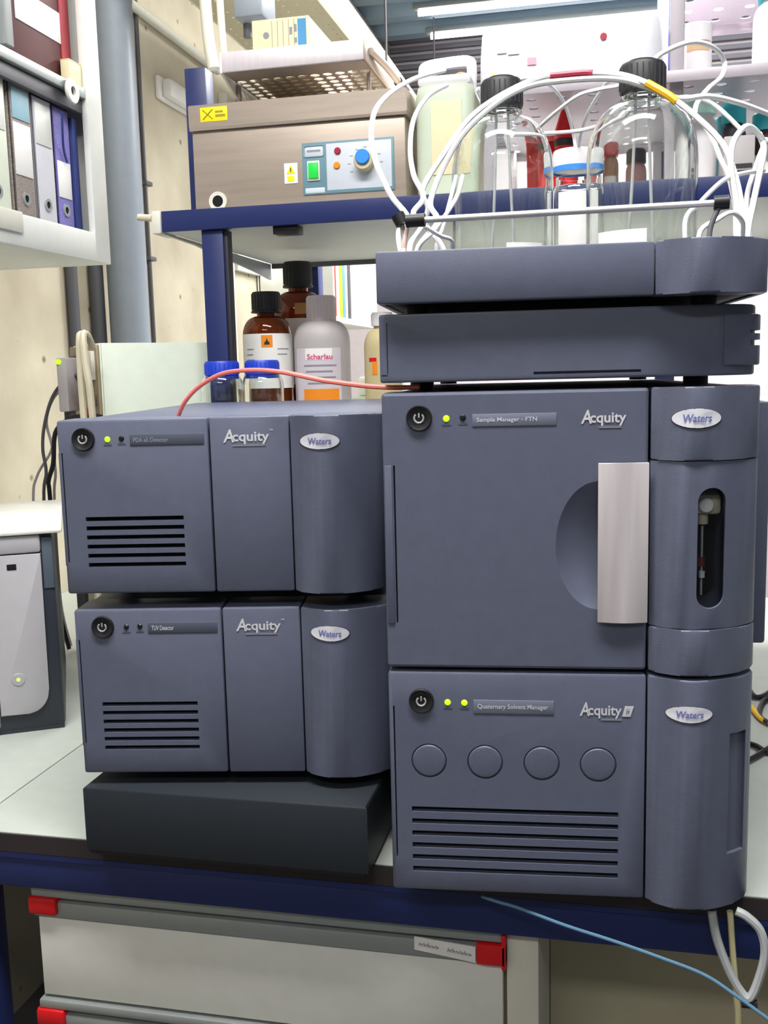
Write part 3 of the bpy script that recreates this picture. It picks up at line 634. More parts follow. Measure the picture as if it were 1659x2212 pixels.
PATHS = {
    'loop_left': [(0.203, 0.100, 0.632), (0.199, 0.113, 0.654), (0.205, 0.127, 0.669), (0.183, 0.153, 0.696), (0.161, 0.184, 0.736), (0.148, 0.222, 0.773), (0.144, 0.267, 0.810), (0.153, 0.322, 0.843), (0.165, 0.411, 0.880), (0.186, 0.500, 0.911)],
    'loop_left_inner': [(0.233, 0.180, 0.639), (0.215, 0.190, 0.665), (0.197, 0.200, 0.683), (0.204, 0.225, 0.704), (0.189, 0.250, 0.732), (0.176, 0.300, 0.772), (0.172, 0.350, 0.817), (0.177, 0.425, 0.861), (0.189, 0.500, 0.892)],
    'arc_outer': [(0.188, 0.220, 0.648), (0.198, 0.227, 0.668), (0.207, 0.235, 0.693), (0.200, 0.243, 0.715), (0.224, 0.250, 0.754), (0.254, 0.257, 0.792), (0.294, 0.265, 0.817), (0.333, 0.273, 0.831), (0.373, 0.280, 0.833), (0.412, 0.270, 0.825), (0.440, 0.260, 0.811), (0.459, 0.250, 0.796), (0.486, 0.240, 0.771), (0.513, 0.230, 0.739), (0.525, 0.220, 0.705), (0.531, 0.210, 0.671), (0.532, 0.200, 0.638)],
    'arc_inner': [(0.200, 0.200, 0.643), (0.221, 0.213, 0.675), (0.212, 0.225, 0.701), (0.239, 0.237, 0.760), (0.275, 0.250, 0.797), (0.314, 0.260, 0.818), (0.363, 0.260, 0.821), (0.407, 0.260, 0.818), (0.440, 0.267, 0.809), (0.472, 0.275, 0.797), (0.504, 0.292, 0.801), (0.540, 0.321, 0.798), (0.578, 0.350, 0.789)],
    'to_bottle_a': [(0.284, 0.360, 0.848), (0.294, 0.384, 0.860), (0.319, 0.420, 0.866), (0.341, 0.480, 0.857), (0.353, 0.520, 0.825), (0.356, 0.550, 0.804)],
    'to_bottle_b': [(0.317, 0.400, 0.807), (0.338, 0.376, 0.817), (0.366, 0.352, 0.828), (0.392, 0.332, 0.828), (0.415, 0.316, 0.827), (0.429, 0.300, 0.837)],
    'to_jar': [(0.422, 0.310, 0.833), (0.402, 0.355, 0.843), (0.389, 0.400, 0.841), (0.369, 0.475, 0.827), (0.357, 0.550, 0.801)],
    'cross': [(0.283, 0.440, 0.809), (0.324, 0.431, 0.806), (0.369, 0.423, 0.805), (0.413, 0.414, 0.813), (0.456, 0.406, 0.824), (0.486, 0.386, 0.825), (0.513, 0.343, 0.805), (0.539, 0.300, 0.766)],
    'loop_right': [(0.441, 0.300, 0.836), (0.454, 0.310, 0.853), (0.486, 0.320, 0.866), (0.513, 0.350, 0.867), (0.528, 0.380, 0.859), (0.524, 0.360, 0.838), (0.508, 0.340, 0.821), (0.494, 0.320, 0.800), (0.491, 0.300, 0.779)],
    'bundle_a': [(0.526, 0.200, 0.638), (0.525, 0.207, 0.675), (0.520, 0.213, 0.713), (0.523, 0.220, 0.738), (0.538, 0.240, 0.756), (0.555, 0.260, 0.747), (0.566, 0.280, 0.729)],
    'bundle_b': [(0.536, 0.200, 0.638), (0.542, 0.210, 0.675), (0.549, 0.220, 0.708), (0.556, 0.250, 0.735), (0.555, 0.280, 0.756)],
    'bundle_c': [(0.530, 0.210, 0.639), (0.522, 0.225, 0.697), (0.511, 0.240, 0.730), (0.505, 0.270, 0.757), (0.498, 0.300, 0.778)],
    'bundle_d': [(0.541, 0.220, 0.642), (0.540, 0.247, 0.685), (0.553, 0.273, 0.726), (0.565, 0.300, 0.754)],
    'short_right': [(0.473, 0.160, 0.652), (0.487, 0.180, 0.673), (0.511, 0.200, 0.697), (0.532, 0.230, 0.708), (0.558, 0.260, 0.715)],
    'low_right': [(0.484, 0.130, 0.637), (0.501, 0.140, 0.652), (0.515, 0.150, 0.659), (0.528, 0.175, 0.653), (0.532, 0.200, 0.638)],
    'short_left_a': [(0.212, 0.100, 0.632), (0.216, 0.127, 0.655), (0.222, 0.160, 0.669), (0.228, 0.200, 0.677)],
    'short_left_b': [(0.207, 0.160, 0.638), (0.225, 0.173, 0.662), (0.243, 0.200, 0.696), (0.245, 0.240, 0.726)],
    'short_left_c': [(0.221, 0.200, 0.642), (0.227, 0.213, 0.670), (0.233, 0.233, 0.704), (0.235, 0.260, 0.730)],
    'pink_left': [(0.210, 0.080, 0.630), (0.212, 0.080, 0.645), (0.215, 0.080, 0.658)],
    'short_left_d': [(0.220, 0.140, 0.661), (0.233, 0.153, 0.653), (0.242, 0.173, 0.650), (0.239, 0.200, 0.641)],
    'dropA1': [(0.268, 0.360, 0.846), (0.262, 0.360, 0.789), (0.256, 0.360, 0.725), (0.250, 0.360, 0.671)],
    'dropA2': [(0.276, 0.370, 0.848), (0.275, 0.370, 0.790), (0.272, 0.370, 0.726), (0.269, 0.370, 0.672)],
    'dropB1': [(0.434, 0.300, 0.827), (0.430, 0.300, 0.764), (0.418, 0.300, 0.706), (0.411, 0.300, 0.666)],
    'dropB2': [(0.442, 0.310, 0.829), (0.452, 0.310, 0.765), (0.449, 0.310, 0.705), (0.444, 0.310, 0.666)],
    'blue_drain': [(0.280, 0.062, -0.011), (0.297, 0.056, -0.012), (0.318, 0.050, -0.013), (0.364, 0.040, -0.021), (0.412, 0.030, -0.027), (0.454, 0.020, -0.033), (0.491, 0.010, -0.039), (0.518, 0.000, -0.050), (0.549, -0.010, -0.066)],
    'white_loop': [(0.502, 0.060, -0.003), (0.503, 0.058, -0.010), (0.507, 0.056, -0.030), (0.517, 0.054, -0.057), (0.528, 0.052, -0.077), (0.537, 0.050, -0.083), (0.545, 0.052, -0.064), (0.550, 0.054, -0.038), (0.546, 0.056, -0.017), (0.534, 0.058, -0.005), (0.524, 0.060, -0.001)],
    'yellow_drain': [(0.519, 0.066, -0.005), (0.520, 0.066, -0.013), (0.523, 0.066, -0.049), (0.527, 0.066, -0.092), (0.530, 0.066, -0.136)],
    'fiber': [(-0.062, 0.150, 0.474), (-0.049, 0.141, 0.490), (-0.028, 0.132, 0.506), (0.005, 0.117, 0.519), (0.043, 0.099, 0.522), (0.083, 0.083, 0.519), (0.129, 0.070, 0.510), (0.174, 0.059, 0.504), (0.202, 0.054, 0.502), (0.228, 0.050, 0.502)],
    'black_cable': [(-0.447, 0.690, 0.452), (-0.472, 0.702, 0.454), (-0.539, 0.746, 0.447), (-0.573, 0.753, 0.422), (-0.584, 0.757, 0.367), (-0.600, 0.763, 0.333), (-0.604, 0.771, 0.302), (-0.614, 0.780, 0.191)],
    'grey_cable_a': [(-0.523, 0.760, 0.526), (-0.553, 0.763, 0.515), (-0.583, 0.766, 0.484), (-0.604, 0.769, 0.434), (-0.613, 0.773, 0.391), (-0.613, 0.779, 0.348), (-0.625, 0.784, 0.295), (-0.637, 0.790, 0.189)],
    'grey_cable_b': [(-0.530, 0.770, 0.504), (-0.561, 0.776, 0.502), (-0.590, 0.781, 0.482), (-0.610, 0.787, 0.442), (-0.605, 0.791, 0.398), (-0.603, 0.794, 0.346), (-0.611, 0.797, 0.294), (-0.621, 0.800, 0.187)],
    'grey_cable_c': [(-0.595, 0.790, 0.424), (-0.609, 0.793, 0.385), (-0.643, 0.795, 0.338), (-0.656, 0.798, 0.285), (-0.663, 0.800, 0.187)],
    'beige_a': [(-0.467, 0.690, 0.582), (-0.468, 0.678, 0.592), (-0.465, 0.666, 0.578), (-0.463, 0.660, 0.532), (-0.463, 0.660, 0.485), (-0.463, 0.660, 0.431)],
    'beige_b': [(-0.454, 0.690, 0.570), (-0.453, 0.674, 0.587), (-0.453, 0.658, 0.589), (-0.447, 0.650, 0.539), (-0.442, 0.650, 0.485), (-0.441, 0.650, 0.431)],
    'bench_black_a': [(0.587, 0.492, 0.006), (0.599, 0.482, 0.006), (0.612, 0.464, 0.006), (0.642, 0.509, 0.006), (0.681, 0.670, 0.006)],
    'bench_black_b': [(0.579, 0.425, 0.006), (0.595, 0.448, 0.006), (0.618, 0.485, 0.006), (0.648, 0.546, 0.006)],
    'bench_black_c': [(0.628, 0.576, 0.006), (0.620, 0.609, 0.006), (0.635, 0.674, 0.006), (0.654, 0.687, 0.006), (0.656, 0.634, 0.006)],
    'bench_black_d': [(0.620, 0.751, 0.006), (0.625, 0.694, 0.006), (0.644, 0.708, 0.006), (0.679, 0.784, 0.006)],
    'bench_yellow': [(0.607, 0.692, 0.006), (0.614, 0.638, 0.006), (0.623, 0.587, 0.006), (0.645, 0.564, 0.006)],
}
def cable(name, key, r, m, label, cat, group, pts=None, seg=8):
    return single(name, G().tube(pts or PATHS[key], r, seg), m, label, cat, group)
CB = 'cables at the back of the computer'
def down(key): p = list(PATHS[key]); q = p[-1]; return p[:-1] + [(q[0], q[1] + .01, .10), (q[0] + .01, q[1] + .02, .006)]
cable('signal_cable', 'black_cable', .0042, BLACK, 'black cable drooping from the top detector behind its left edge', 'cable', CB, down('black_cable'))
cable('signal_cable', 'grey_cable_a', .0030, GREYD, 'thin grey cable arching out farthest left from the computer', 'cable', CB, down('grey_cable_a'))
cable('signal_cable', 'grey_cable_b', .0026, PEGREY, 'thin pale grey cable arching beneath the farthest left one', 'cable', CB, down('grey_cable_b'))
cable('signal_cable', 'grey_cable_c', .0026, PEGREY, 'thin grey cable reaching lowest left above the printer', 'cable', CB, down('grey_cable_c'))
p_ = PATHS['beige_a'][:-1]; cable('signal_cable', 'beige_a', .0062, BEIGE, 'thick beige cable looped over the computer top, left one', 'cable', CB, p_ + [(-.463, .665, .30), (-.465, .675, .006)])
p_ = PATHS['beige_b'][:-1]; cable('signal_cable', 'beige_b', .0062, BEIGE, 'thick beige cable looped over the computer top, right one', 'cable', CB, p_ + [(-.445, .665, .30), (-.447, .672, .006)])
cable('optical_fibre', 'fiber', .0024, mat('coral_red_sleeve', (255, 132, 124), .4), 'coral red optical fibre arching from left detector to right stack', 'tube', None)
BC = 'cables lying right of the stack'
cable('mains_cable', 'bench_black_a', .0040, BLACK, 'black cable on the bench right of the stack, crossing near its edge', 'cable', BC)
cable('mains_cable', 'bench_black_b', .0036, BLACK, 'black cable on the bench slanting back from the lower module', 'cable', BC)
cable('mains_cable', 'bench_black_c', .0040, BLACK, 'black cable curled in a loop on the bench right of the stack', 'cable', BC)
cable('mains_cable', 'bench_black_d', .0045, BLACK, 'black cable farthest back on the bench right of the stack', 'cable', BC)
cable('network_cable', 'bench_yellow', .0038, mat('yellow_sleeve', (248, 196, 30), .45), 'yellow cable curving on the bench right of the stack', 'cable', BC)
DT = 'drain tubes under the right stack'
cable('drain_tube', 'blue_drain', .0017, mat('pale_blue_tube', (104, 146, 178), .3, trans=.3), 'thin pale blue drain tube trailing across the navy beam', 'tube', DT)
cable('drain_tube', 'white_loop', .0042, mat('milky_tube', (186, 190, 192), .35, trans=.2), 'thick milky tube hanging in a loop under the right stack', 'tube', DT)
cable('drain_tube', 'yellow_drain', .0030, mat('cream_tube', (214, 206, 160), .4), 'cream straight tube hanging under the right stack', 'tube', DT, PATHS['yellow_drain'] + [(.53, .066, -.30)])
single('tube_clip', G().tube([(.530, .051, -.0895), (.544, .051, -.0895)], .0045, 8), BLACK, 'black clip at the bottom of the milky tube loop', 'clip')

# ------------------------------------------------------------------ navy shelf rack
t = thing('shelf_rack', 'navy steel rack with a white shelf board above the bench', 'shelf', (0, 0, 0))
sh = obj('shelf_board', G().box(-.366, 1.5, .806, 1.385, .7705, .8035, .001), mat('shelf_laminate', (196, 198, 196), .5), t)
obj('shelf_lip', G().box(-.366, 1.5, .798, .805, .7690, .8045, .0015), NAVY, t)
obj('shelf_lip', G().box(-.366, 1.5, 1.386, 1.393, .760, .8045, .0015), GREYD, t)
obj('side_bracket', G().prism([(.812, .770), (1.385, .770), (1.385, .735), (1.30, .742), (.95, .764), (.812, .767)], -.372, -.3665, axis='x'), ALU, t)
e_ = obj('end_cap', G().box(-.385, -.3665, .796, .86, .766, .806, .004), PVC, t)
obj('end_peg', G().tube([(-.384, .80, .794), (-.41, .80, .797)], .006, 12), BEIGE, e_)
obj('shelf_clip', G().box(-.165, -.120, .808, .84, .756, .7700, .001), BLACK, t)
obj('lower_shelf_board', G().box(-.32, 1.5, .925, 1.385, .425, .445, .001), WHITE, t)
for x in (-.296, .86):
    obj('front_post', G().box(x, x + .040, .806, .836, .0005, .770, .002), NAVY, t)
    obj('post_side_strip', G().box(x + .040, x + .047, .810, .832, .0005, .768, .001), mat('dark_post_side', (30, 30, 40), .6), t)  # darker strip along the right side of the post
obj('rear_post', G().box(-.3655, -.3245, .93, .97, .8045, 1.078, .002), NAVY, t)
obj('rear_post', G().box(-.352, -.335, 1.155, 1.19, .8045, 1.10, .002), NAVY, t)
for x in (-.296, .50, .86): obj('rear_post', G().box(x, x + .04, 1.394, 1.434, .0, .8 if x < 0 else 1.35, .002), NAVY, t)
# perforated upper shelves
PER = thing('perforated_shelf', 'grey perforated steel shelf right of the bath, holding the clear box', 'shelf', (.19, .85, .975), 0, 'perforated upper shelves')
obj('shelf_plate', G().perforated(0, 0, 13, 9, .052, .06, .0085, 0, .002, 12), PERF, PER)
obj('shelf_lip', G().box(0, .676, -.003, 0, -.014, .004, .001), PERF, PER); obj('shelf_lip', G().box(0, .676, .54, .543, -.014, .004, .001), PERF, PER)
for y in (-.003, .51): obj('leg', G().box(.0, .022, y, y + .022, -.17, -.0005, .002), PERF, PER)
for y in (.02, .51): obj('upright', G().box(.304, .326, y, y + .018, -.17, .5, .002), PERF, PER)
obj('leg', G().box(.654, .676, .0, .022, -.17, -.0005, .002), PERF, PER); obj('leg', G().box(.654, .676, .515, .537, -.17, -.0005, .002), PERF, PER)
PE3 = thing('perforated_shelf', 'grey perforated steel shelf at the upper right corner of the photo', 'shelf', (.518, .87, 1.20), 0, 'perforated upper shelves')
obj('shelf_plate', G().perforated(0, 0, 8, 8, .058, .063, .0095, 0, .002, 12), PERF, PE3)
obj('shelf_lip', G().box(0, .464, .504, .507, -.02, .004, .001), PERF, PE3); obj('shelf_lip', G().box(0, .464, -.003, 0, -.02, .004, .001), PERF, PE3)

# ------------------------------------------------------------------ ultrasonic bath with basket and archive box
t = thing('ultrasonic_bath', 'stainless steel ultrasonic bath with a blue knob on the navy shelf', 'lab bath', (-.12, .83, .804))
obj('body', G().box(-.196, .186, .004, .30, .004, .138, .003), STAIN, t)
obj('rim', G().prism([(-.002, .142), (.304, .142), (.304, .180), (-.002, .180)], -.200, .192, .004, axis='x').prism([(-.001, .1375), (.300, .1375), (.300, .1425), (-.002, .1425)], -.198, .190, axis='x'), STAIN, t)
for x in (-.17, .16):
    for y in (.03, .27): obj('foot', G().cyl((x, y, 0), .012, .006, 'z', 16), BLACK, t)
g_ = G().lathe([(.010, 0), (.0165, 0), (.0165, .004), (.010, .004), (.010, 0)], (-.152, .0, .017), 24, Matrix.Rotation(-math.pi / 2, 4, 'X')); o = obj('drain_ring', g_, PVC, t)
obj('drain_hole', G().cyl((-.152, .001, .017), .010, .004, 'y', 20), DARK, o)
TEAL = mat('teal_panel_print', (104, 138, 152), .5); PAN = mat('pale_panel_print', (198, 204, 214), .5)
p = obj('control_panel', G().box(.005, .166, .0015, .005, .018, .104, .001), TEAL, t)
obj('panel_field', G().box(.048, .162, .0009, .003, .023, .100, .001), PAN, p)
obj('panel_logo', G().box(.009, .044, .0009, .003, .080, .098, .003), PAN, p); obj('panel_strip', G().box(.009, .044, .0009, .003, .020, .029, .001), PAN, p)
obj('panel_logo_print', G().box(.014, .038, .0006, .002, .088, .0915), INK_G, p)
o = obj('rocker_switch', G().box(.0140, .0362, -.001, .004, .0405, .0735, .001), PVC, t)
obj('switch_lens', G().prism([(.0165, .044), (.0338, .044), (.0338, .070), (.0165, .070)], -.0035, .002, .0008, axis='y'), mat('green_switch', (30, 190, 70), .3, emit=(30, 200, 70), estr=.25), o)
obj('indicator', G().cyl((.0685, -.002, .0868), .0058, .004, 'y', 20, .001), mat('dark_red_lens', (160, 36, 62), .3), t)
obj('indicator', G().cyl((.0665, -.002, .0632), .0058, .004, 'y', 20, .001), mat('amber_lens', (240, 140, 40), .3), t)
k_ = obj('timer_knob', G().cyl((.1165, -.018, .0655), .0165, .020, 'y', 28, .002), mat('sand_knob', (196, 186, 150), .5), t)
obj('knob_cap', G().cyl((.1165, -.0225, .0705), .0122, .006, 'y', 28, .0012), mat('blue_knob_cap', (50, 140, 230), .4), k_)
for a in range(9): obj('dial_mark', G().box(.1165 + .028 * math.cos(math.radians(-30 + a * 30)) - .003, .1165 + .028 * math.cos(math.radians(-30 + a * 30)) + .003, .0006, .002, .064 + .026 * math.sin(math.radians(-30 + a * 30)) - .0007, .064 + .026 * math.sin(math.radians(-30 + a * 30)) + .0007), INK_G, p)
s_ = obj('warning_sticker', G().box(-.0285, -.0045, .0028, .0045, .039, .073, .0004), PAPER, t)
obj('warning_triangle', G().prism([(-.0245, .055), (-.0085, .055), (-.0165, .070)], .0022, .003, axis='y'), YELLOW, s_); obj('warning_print', G().box(-.0230, -.0105, .0022, .003, .0425, .0515), YELLOW, s_)
obj('warning_bolt', G().box(-.0173, -.0157, .0018, .0026, .0575, .0650), INK, s_)
s_ = obj('hazard_sticker', G().box(-.176, -.126, -.0026, -.0015, .151, .175, .0003), YELLOW, t)
obj('hazard_cross', G().tube([(-.171, -.0030, .155), (-.153, -.0030, .171)], .0009, 5, False).tube([(-.171, -.0030, .171), (-.153, -.0030, .155)], .0009, 5, False), mat('olive_print', (150, 140, 30), .6), s_)
obj('hazard_text', G().box(-.148, -.130, -.0030, -.0022, .158, .162).box(-.148, -.134, -.0030, -.0022, .165, .168), MATS['olive_print'], s_)

t = thing('perforated_basket', 'perforated steel basket with a bright lip standing on the bath', 'basket', (-.24, .805, .985))
obj('bottom_plate', G().perforated(0, .046, 11, 6, .0222, .0225, .0085, .040, .0415, 12), STAIN, t)
obj('front_plate', G().box(0, .2442, 0, .0458, .040, .0415), STAIN, t)
obj('front_lip', G().box(-.002, .246, -.006, .0, .040, .073, .003), SILVER, t)
obj('side_lip', G().prism([(-.004, .040), (-.004, .073), (.18, .073), (.18, .0005), (.11, .0005)], -.006, -.001, .0008, axis='x'), WHITE, t); obj('side_lip', G().box(.2445, .249, -.004, .18, .040, .073, .002), STAIN, t)  # left lip painted white for the bright light on its inner face
obj('back_wall', G().box(-.0005, .244, .1815, .1845, .0005, .0415, .001), STAIN, t)
for x in (.004, .238): obj('leg', G().tube([(x, .06, .0405), (x, .06, .0005)], .004, 10), STAIN, t)
h_ = obj('handle', G().tube([(.252, .02, .060), (.262, .10, .055), (.268, .17, .048)], .006, 12), STAIN, t); obj('handle_grip', G().tube([(.268, .165, .048), (.272, .21, .044)], .0085, 12), BLACK, h_)
t = thing('archive_box', 'cream cardboard archive box with a blue label lying on the basket', 'box', (-.208, .865, 1.0270))
obj('body', G().box(0, .103, 0, .30, 0, .0985, .0012), CREAM, t)
obj('finger_hole', G().cyl((.0255, -.0006, .072), .0055, .003, 'y', 20), INK_G, t)
obj('spine_label', G().box(.083, .098, -.0008, .001, .050, .094), mat('blue_label_print', (70, 140, 190), .6), t)
for x in (.036, .046, .056, .066, .076): obj('ruled_line', G().box(x, x + .0008, -.0006, .001, .046, .095), INK_G, t)
obj('spine_writing', G().box(.068, .073, -.0007, .001, .070, .082).box(.077, .081, -.0007, .001, .056, .064).box(.077, .081, -.0007, .001, .074, .086), INK_G, t)

# ------------------------------------------------------------------ jerrycan, clear box and bottles on the shelves
t = thing('jerrycan', 'natural white plastic jerrycan with a top handle beside the bath', 'jerrycan', (.1285, .93, .8045))
g_ = G()
b = bmesh.new(); secs = []
def rrect(hx, hy, r, z, n=5):
    out = []
    for cx, cy, a0 in ((hx - r, hy - r, 0), (-hx + r, hy - r, 90), (-hx + r, -hy + r, 180), (hx - r, -hy + r, 270)):
        for k in range(n + 1): a = math.radians(a0 + 90 * k / n); out.append(b.verts.new((cx + r * math.cos(a), cy + r * math.sin(a), z)))
    return out
for hx, hy, z in ((.043, .068, 0), (.049, .075, .006), (.050, .076, .03), (.050, .076, .170), (.047, .072, .186), (.040, .06, .196)): secs.append(rrect(hx, hy, .018, z))
for a, d in zip(secs[:-1], secs[1:]):
    n = len(a)
    for k in range(n): b.faces.new((a[k], a[(k + 1) % n], d[(k + 1) % n], d[k]))
b.faces.new(list(reversed(secs[0]))); b.faces.new(secs[-1]); g_._merge(b)
obj('body', g_, JERRY, t, 40)
obj('handle', G().tube([(-.040, -.03, .185), (-.042, -.03, .218), (-.036, -.03, .229), (0, -.03, .2325), (.036, -.03, .232), (.042, -.03, .220), (.041, -.03, .185)], .0085, 12), PEWHITE, t)
obj('shoulder', G().box(-.046, .046, -.07, .02, .185, .204, .008), PEWHITE, t)
obj('label', G().box(-.022, .030, -.0775, -.0755, .04, .160, .0005), CREAM, t)
c_ = obj('screw_cap', G().cyl((.022, .015, .196), .017, .022, 'z', 24, .002), PEWHITE, t)
obj('cap_tie', G().tube([(.008, -.012, .212), (.020, -.014, .216), (.032, -.010, .213)], .004, 8), ORANGE, t)

t = thing('clear_box', 'big frosted clear plastic box upside down on the perforated shelf', 'box', (.3345, .875, .978))
g_ = G(); b = bmesh.new(); secs = []
for hx, hy, z in ((.1495, .14, 0), (.1485, .139, .06), (.146, .136, .095), (.138, .128, .106)): secs.append([v for v in rrect(hx, hy, .022, z)])
for a, d in zip(secs[:-1], secs[1:]):
    n = len(a)
    for k in range(n): b.faces.new((a[k], a[(k + 1) % n], d[(k + 1) % n], d[k]))
b.faces.new(secs[-1]); bmesh.ops.translate(b, verts=b.verts, vec=(0, .14, 0))
bmesh.ops.recalc_face_normals(b, faces=b.faces)
bmesh.ops.solidify(b, geom=b.faces[:], thickness=.0025); g_._merge(b); obj('shell', g_, CLEARW, t, 40)
obj('rim', G().tube([(-.1515, -.002, .004), (.1515, -.002, .004), (.1515, .282, .004), (-.1515, .282, .004), (-.1515, -.002, .004)], .004, 8, False), CLEARW, t)
obj('pink_sticker', G().box(-.068, -.054, -.0020, -.0005, .036, .047), mat('pink_sticker', (250, 170, 190), .6), t)
obj('red_dot_sticker', G().cyl((.055, -.0015, .070), .0055, .002, 'y', 16), mat('red_dot', (170, 50, 70), .6), t)
obj('faint_writing', G().box(-.118, -.103, -.0015, -.0004, .058, .066).box(-.100, -.082, -.0015, -.0004, .055, .059), mat('faint_print', (214, 212, 218), .6), t)
obj('yellow_sticker', G().box(-.126, -.121, -.0020, -.0005, .022, .026), YELLOW, t)

def bottle_prof(r, h, neck_r, sh0, sh1, neck_h, wall=.002, bot=.003):
    o_ = [(0, 0), (r - .006, 0), (r - .001, .004), (r, .010), (r, sh0)]
    for k in range(1, 9): a = math.pi / 2 * k / 8; o_.append((neck_r + (r - neck_r) * math.cos(a) ** .9, sh0 + (sh1 - sh0) * math.sin(a)))
    o_ += [(neck_r, sh1 + neck_h), ]
    i_ = [(max(a - wall, .0), z if z > .02 else bot + z) for a, z in o_]
    i_ = [(max(q, .001), z) for q, z in reversed(i_[2:])]
    return o_ + i_ + [(0, bot)]
def plain_prof(r, neck_r, sh0, sh1, neck_h):
    o_ = [(0, 0), (r - .005, 0), (r, .005), (r, sh0)]
    for k in range(1, 7): a = math.pi / 2 * k / 6; o_.append((neck_r + (r - neck_r) * math.cos(a), sh0 + (sh1 - sh0) * math.sin(a)))
    return o_ + [(neck_r, sh1 + neck_h), (0, sh1 + neck_h)]
def cap_g(r, z0, z1, ridges=True):
    g = G().lathe([(0, z0), (r, z0), (r, z1 - .003), (r - .002, z1), (0, z1)], (0, 0, 0), 32)
    if ridges:
        for k in range(24): a = 2 * math.pi * k / 24; g.tube([(r * math.cos(a), r * math.sin(a), z0 + .002), (r * math.cos(a), r * math.sin(a), z1 - .004)], .0009, 4, False)
    return g
def wrap(r, x, y, off=.0006):
    """lay flat print round a bottle of radius r standing at x, y, centred towards the room's aisle"""
    a0 = math.atan2(cam_pos.y - y, cam_pos.x - x)
    return lambda s, z: Vector(((r + off) * math.cos(a0 + s / r), (r + off) * math.sin(a0 + s / r), z))

def solvent_bottle(x, y, r, h, label, lab):
    t = thing('solvent_bottle', label, 'bottle', (x, y, TRAYFLOOR), 0, 'glass solvent bottles in the tray')
    obj('glass_body', G().lathe(bottle_prof(r, h, .020, h * .60, h * .84, h * .03, .0022, .004), (0, 0, 0), 48), GLASS, t, 60)
    obj('neck_ring', G().lathe([(.020, h * .855), (.0235, h * .86), (.0235, h * .875), (.020, h * .88), (.020, h * .855)], (0, 0, 0), 32), GLASS, t, 60)
    c = obj('cap', cap_g(.0245, h * .885, h, True), BLACKC, t)
    obj('cap_insert', G().lathe([(0, h), (.016, h), (.016, h + .003), (0, h + .003)], (0, 0, 0), 24), BLACK, c)
    for s0, s1, z0, z1 in lab: flat_patch(PAPER, t, 'label', s0, s1, z0, z1, wrap(r, x, y))
    for dx in (-.006, .006):
        d_ = obj('dip_tube', G().tube([(dx, 0, h + .006), (dx * 1.5, .002, h * .6), (dx * 2.6, .004, .03)], .0017, 8), TUBE, t)
        obj('inlet_filter', G().cyl((dx * 2.6, .004, .008), .0055, .024, 'z', 16, .002), PEGREY, d_)
    return t
solvent_bottle(.276, .36, .0605, .268, 'large clear glass solvent bottle with black cap, left one in the tray', [(.004, .050, .028, .075)])
solvent_bottle(.4355, .30, .0600, .256, 'large clear glass solvent bottle with black cap, right one in the tray', [(-.050, .006, .040, .075)])
t = thing('glass_jar', 'small clear jar with white and blue cap between the two solvent bottles', 'jar', (.355, .555, TRAYFLOOR), 0)
obj('glass_body', G().lathe(bottle_prof(.031, .20, .026, .155, .175, .012, .002, .004), (0, 0, 0), 40), GLASS, t, 60)
c_ = obj('cap', cap_g(.030, .196, .222, False), PEWHITE, t); obj('cap_band', G().lathe([(.0302, .193), (.0312, .193), (.0312, .200), (.0302, .200), (.0302, .193)], (0, 0, 0), 32), mat('bright_blue_band', (60, 140, 230), .4), c_)
flat_patch(PAPER, t, 'label', -.024, .020, .090, .165, wrap(.031, .355, .555))

# --- tubing of the solvent bottles
ST = 'white solvent tubes over the tray'
def to_floor(key):
    p = list(PATHS[key])
    for e in (0, -1):
        q = p[e]
        if q[2] < .655:
            n = (q[0] + .007, q[1] + .004, TRAYFLOOR + .004)
            p = [n] + p if e == 0 else p + [n]
    return p
for key, r, lab in (('loop_left', .0030, 'white tube making the big outer loop left of the tray'), ('loop_left_inner', .0030, 'white tube making the smaller inner loop left of the tray'),
        ('arc_outer', .0031, 'white tube arching highest over both solvent bottles, with colour sleeves'), ('arc_inner', .0031, 'white tube arching just beneath the highest arc and out to the right'),
        ('to_bottle_a', .0022, 'white tube from the left bottle cap down to the jar'), ('to_bottle_b', .0024, 'white tube bending up into the right bottle cap'),
        ('to_jar', .0022, 'white tube from the right bottle down to the jar'), ('cross', .0024, 'white tube running level behind the two solvent bottles'),
        ('loop_right', .0028, 'white tube curling in a round loop above the right bottle'), ('bundle_a', .0032, 'thick white tube of the right bundle bending outwards at its top'),
        ('bundle_b', .0032, 'white tube of the right bundle leaning farthest right'), ('bundle_c', .0028, 'white tube of the right bundle leaning left to the bottle'),
        ('bundle_d', .0028, 'white tube in the middle of the right bundle'), ('short_right', .0024, 'short white tube slanting up beside the right rail end'),
        ('low_right', .0024, 'short white tube hooked low behind the right rail end'), ('short_left_a', .0022, 'short white tube bending right by the rail clamp'),
        ('short_left_b', .0024, 'short white tube slanting up to the left bottle'), ('short_left_c', .0022, 'short white tube standing steeply beside the left bottle'),
        ('short_left_d', .0022, 'short white tube dipping into the tray beside the left bottle')):
    o = single('solvent_tube', G().tube(to_floor(key), r, 8), TUBE, lab, 'tube', ST)
    if key == 'arc_outer':
        loc = Vector(o.location); P = [Vector(p) - loc for p in PATHS['arc_outer']]
        def piece(i0, i1): return [P[i0].lerp(P[i0 + 1], .0)] + P[i0 + 1:i1 + 1]
        obj('red_sleeve', G().tube([P[7].lerp(P[8], .1), P[8], P[8].lerp(P[9], .25)], .0038, 8), mat('dark_red_sleeve', (190, 60, 84), .4), o)
        obj('yellow_sleeve', G().tube([P[10].lerp(P[11], -.05), P[11], P[11].lerp(P[12], .35)], .0042, 8), mat('amber_sleeve', (240, 180, 20), .4), o)
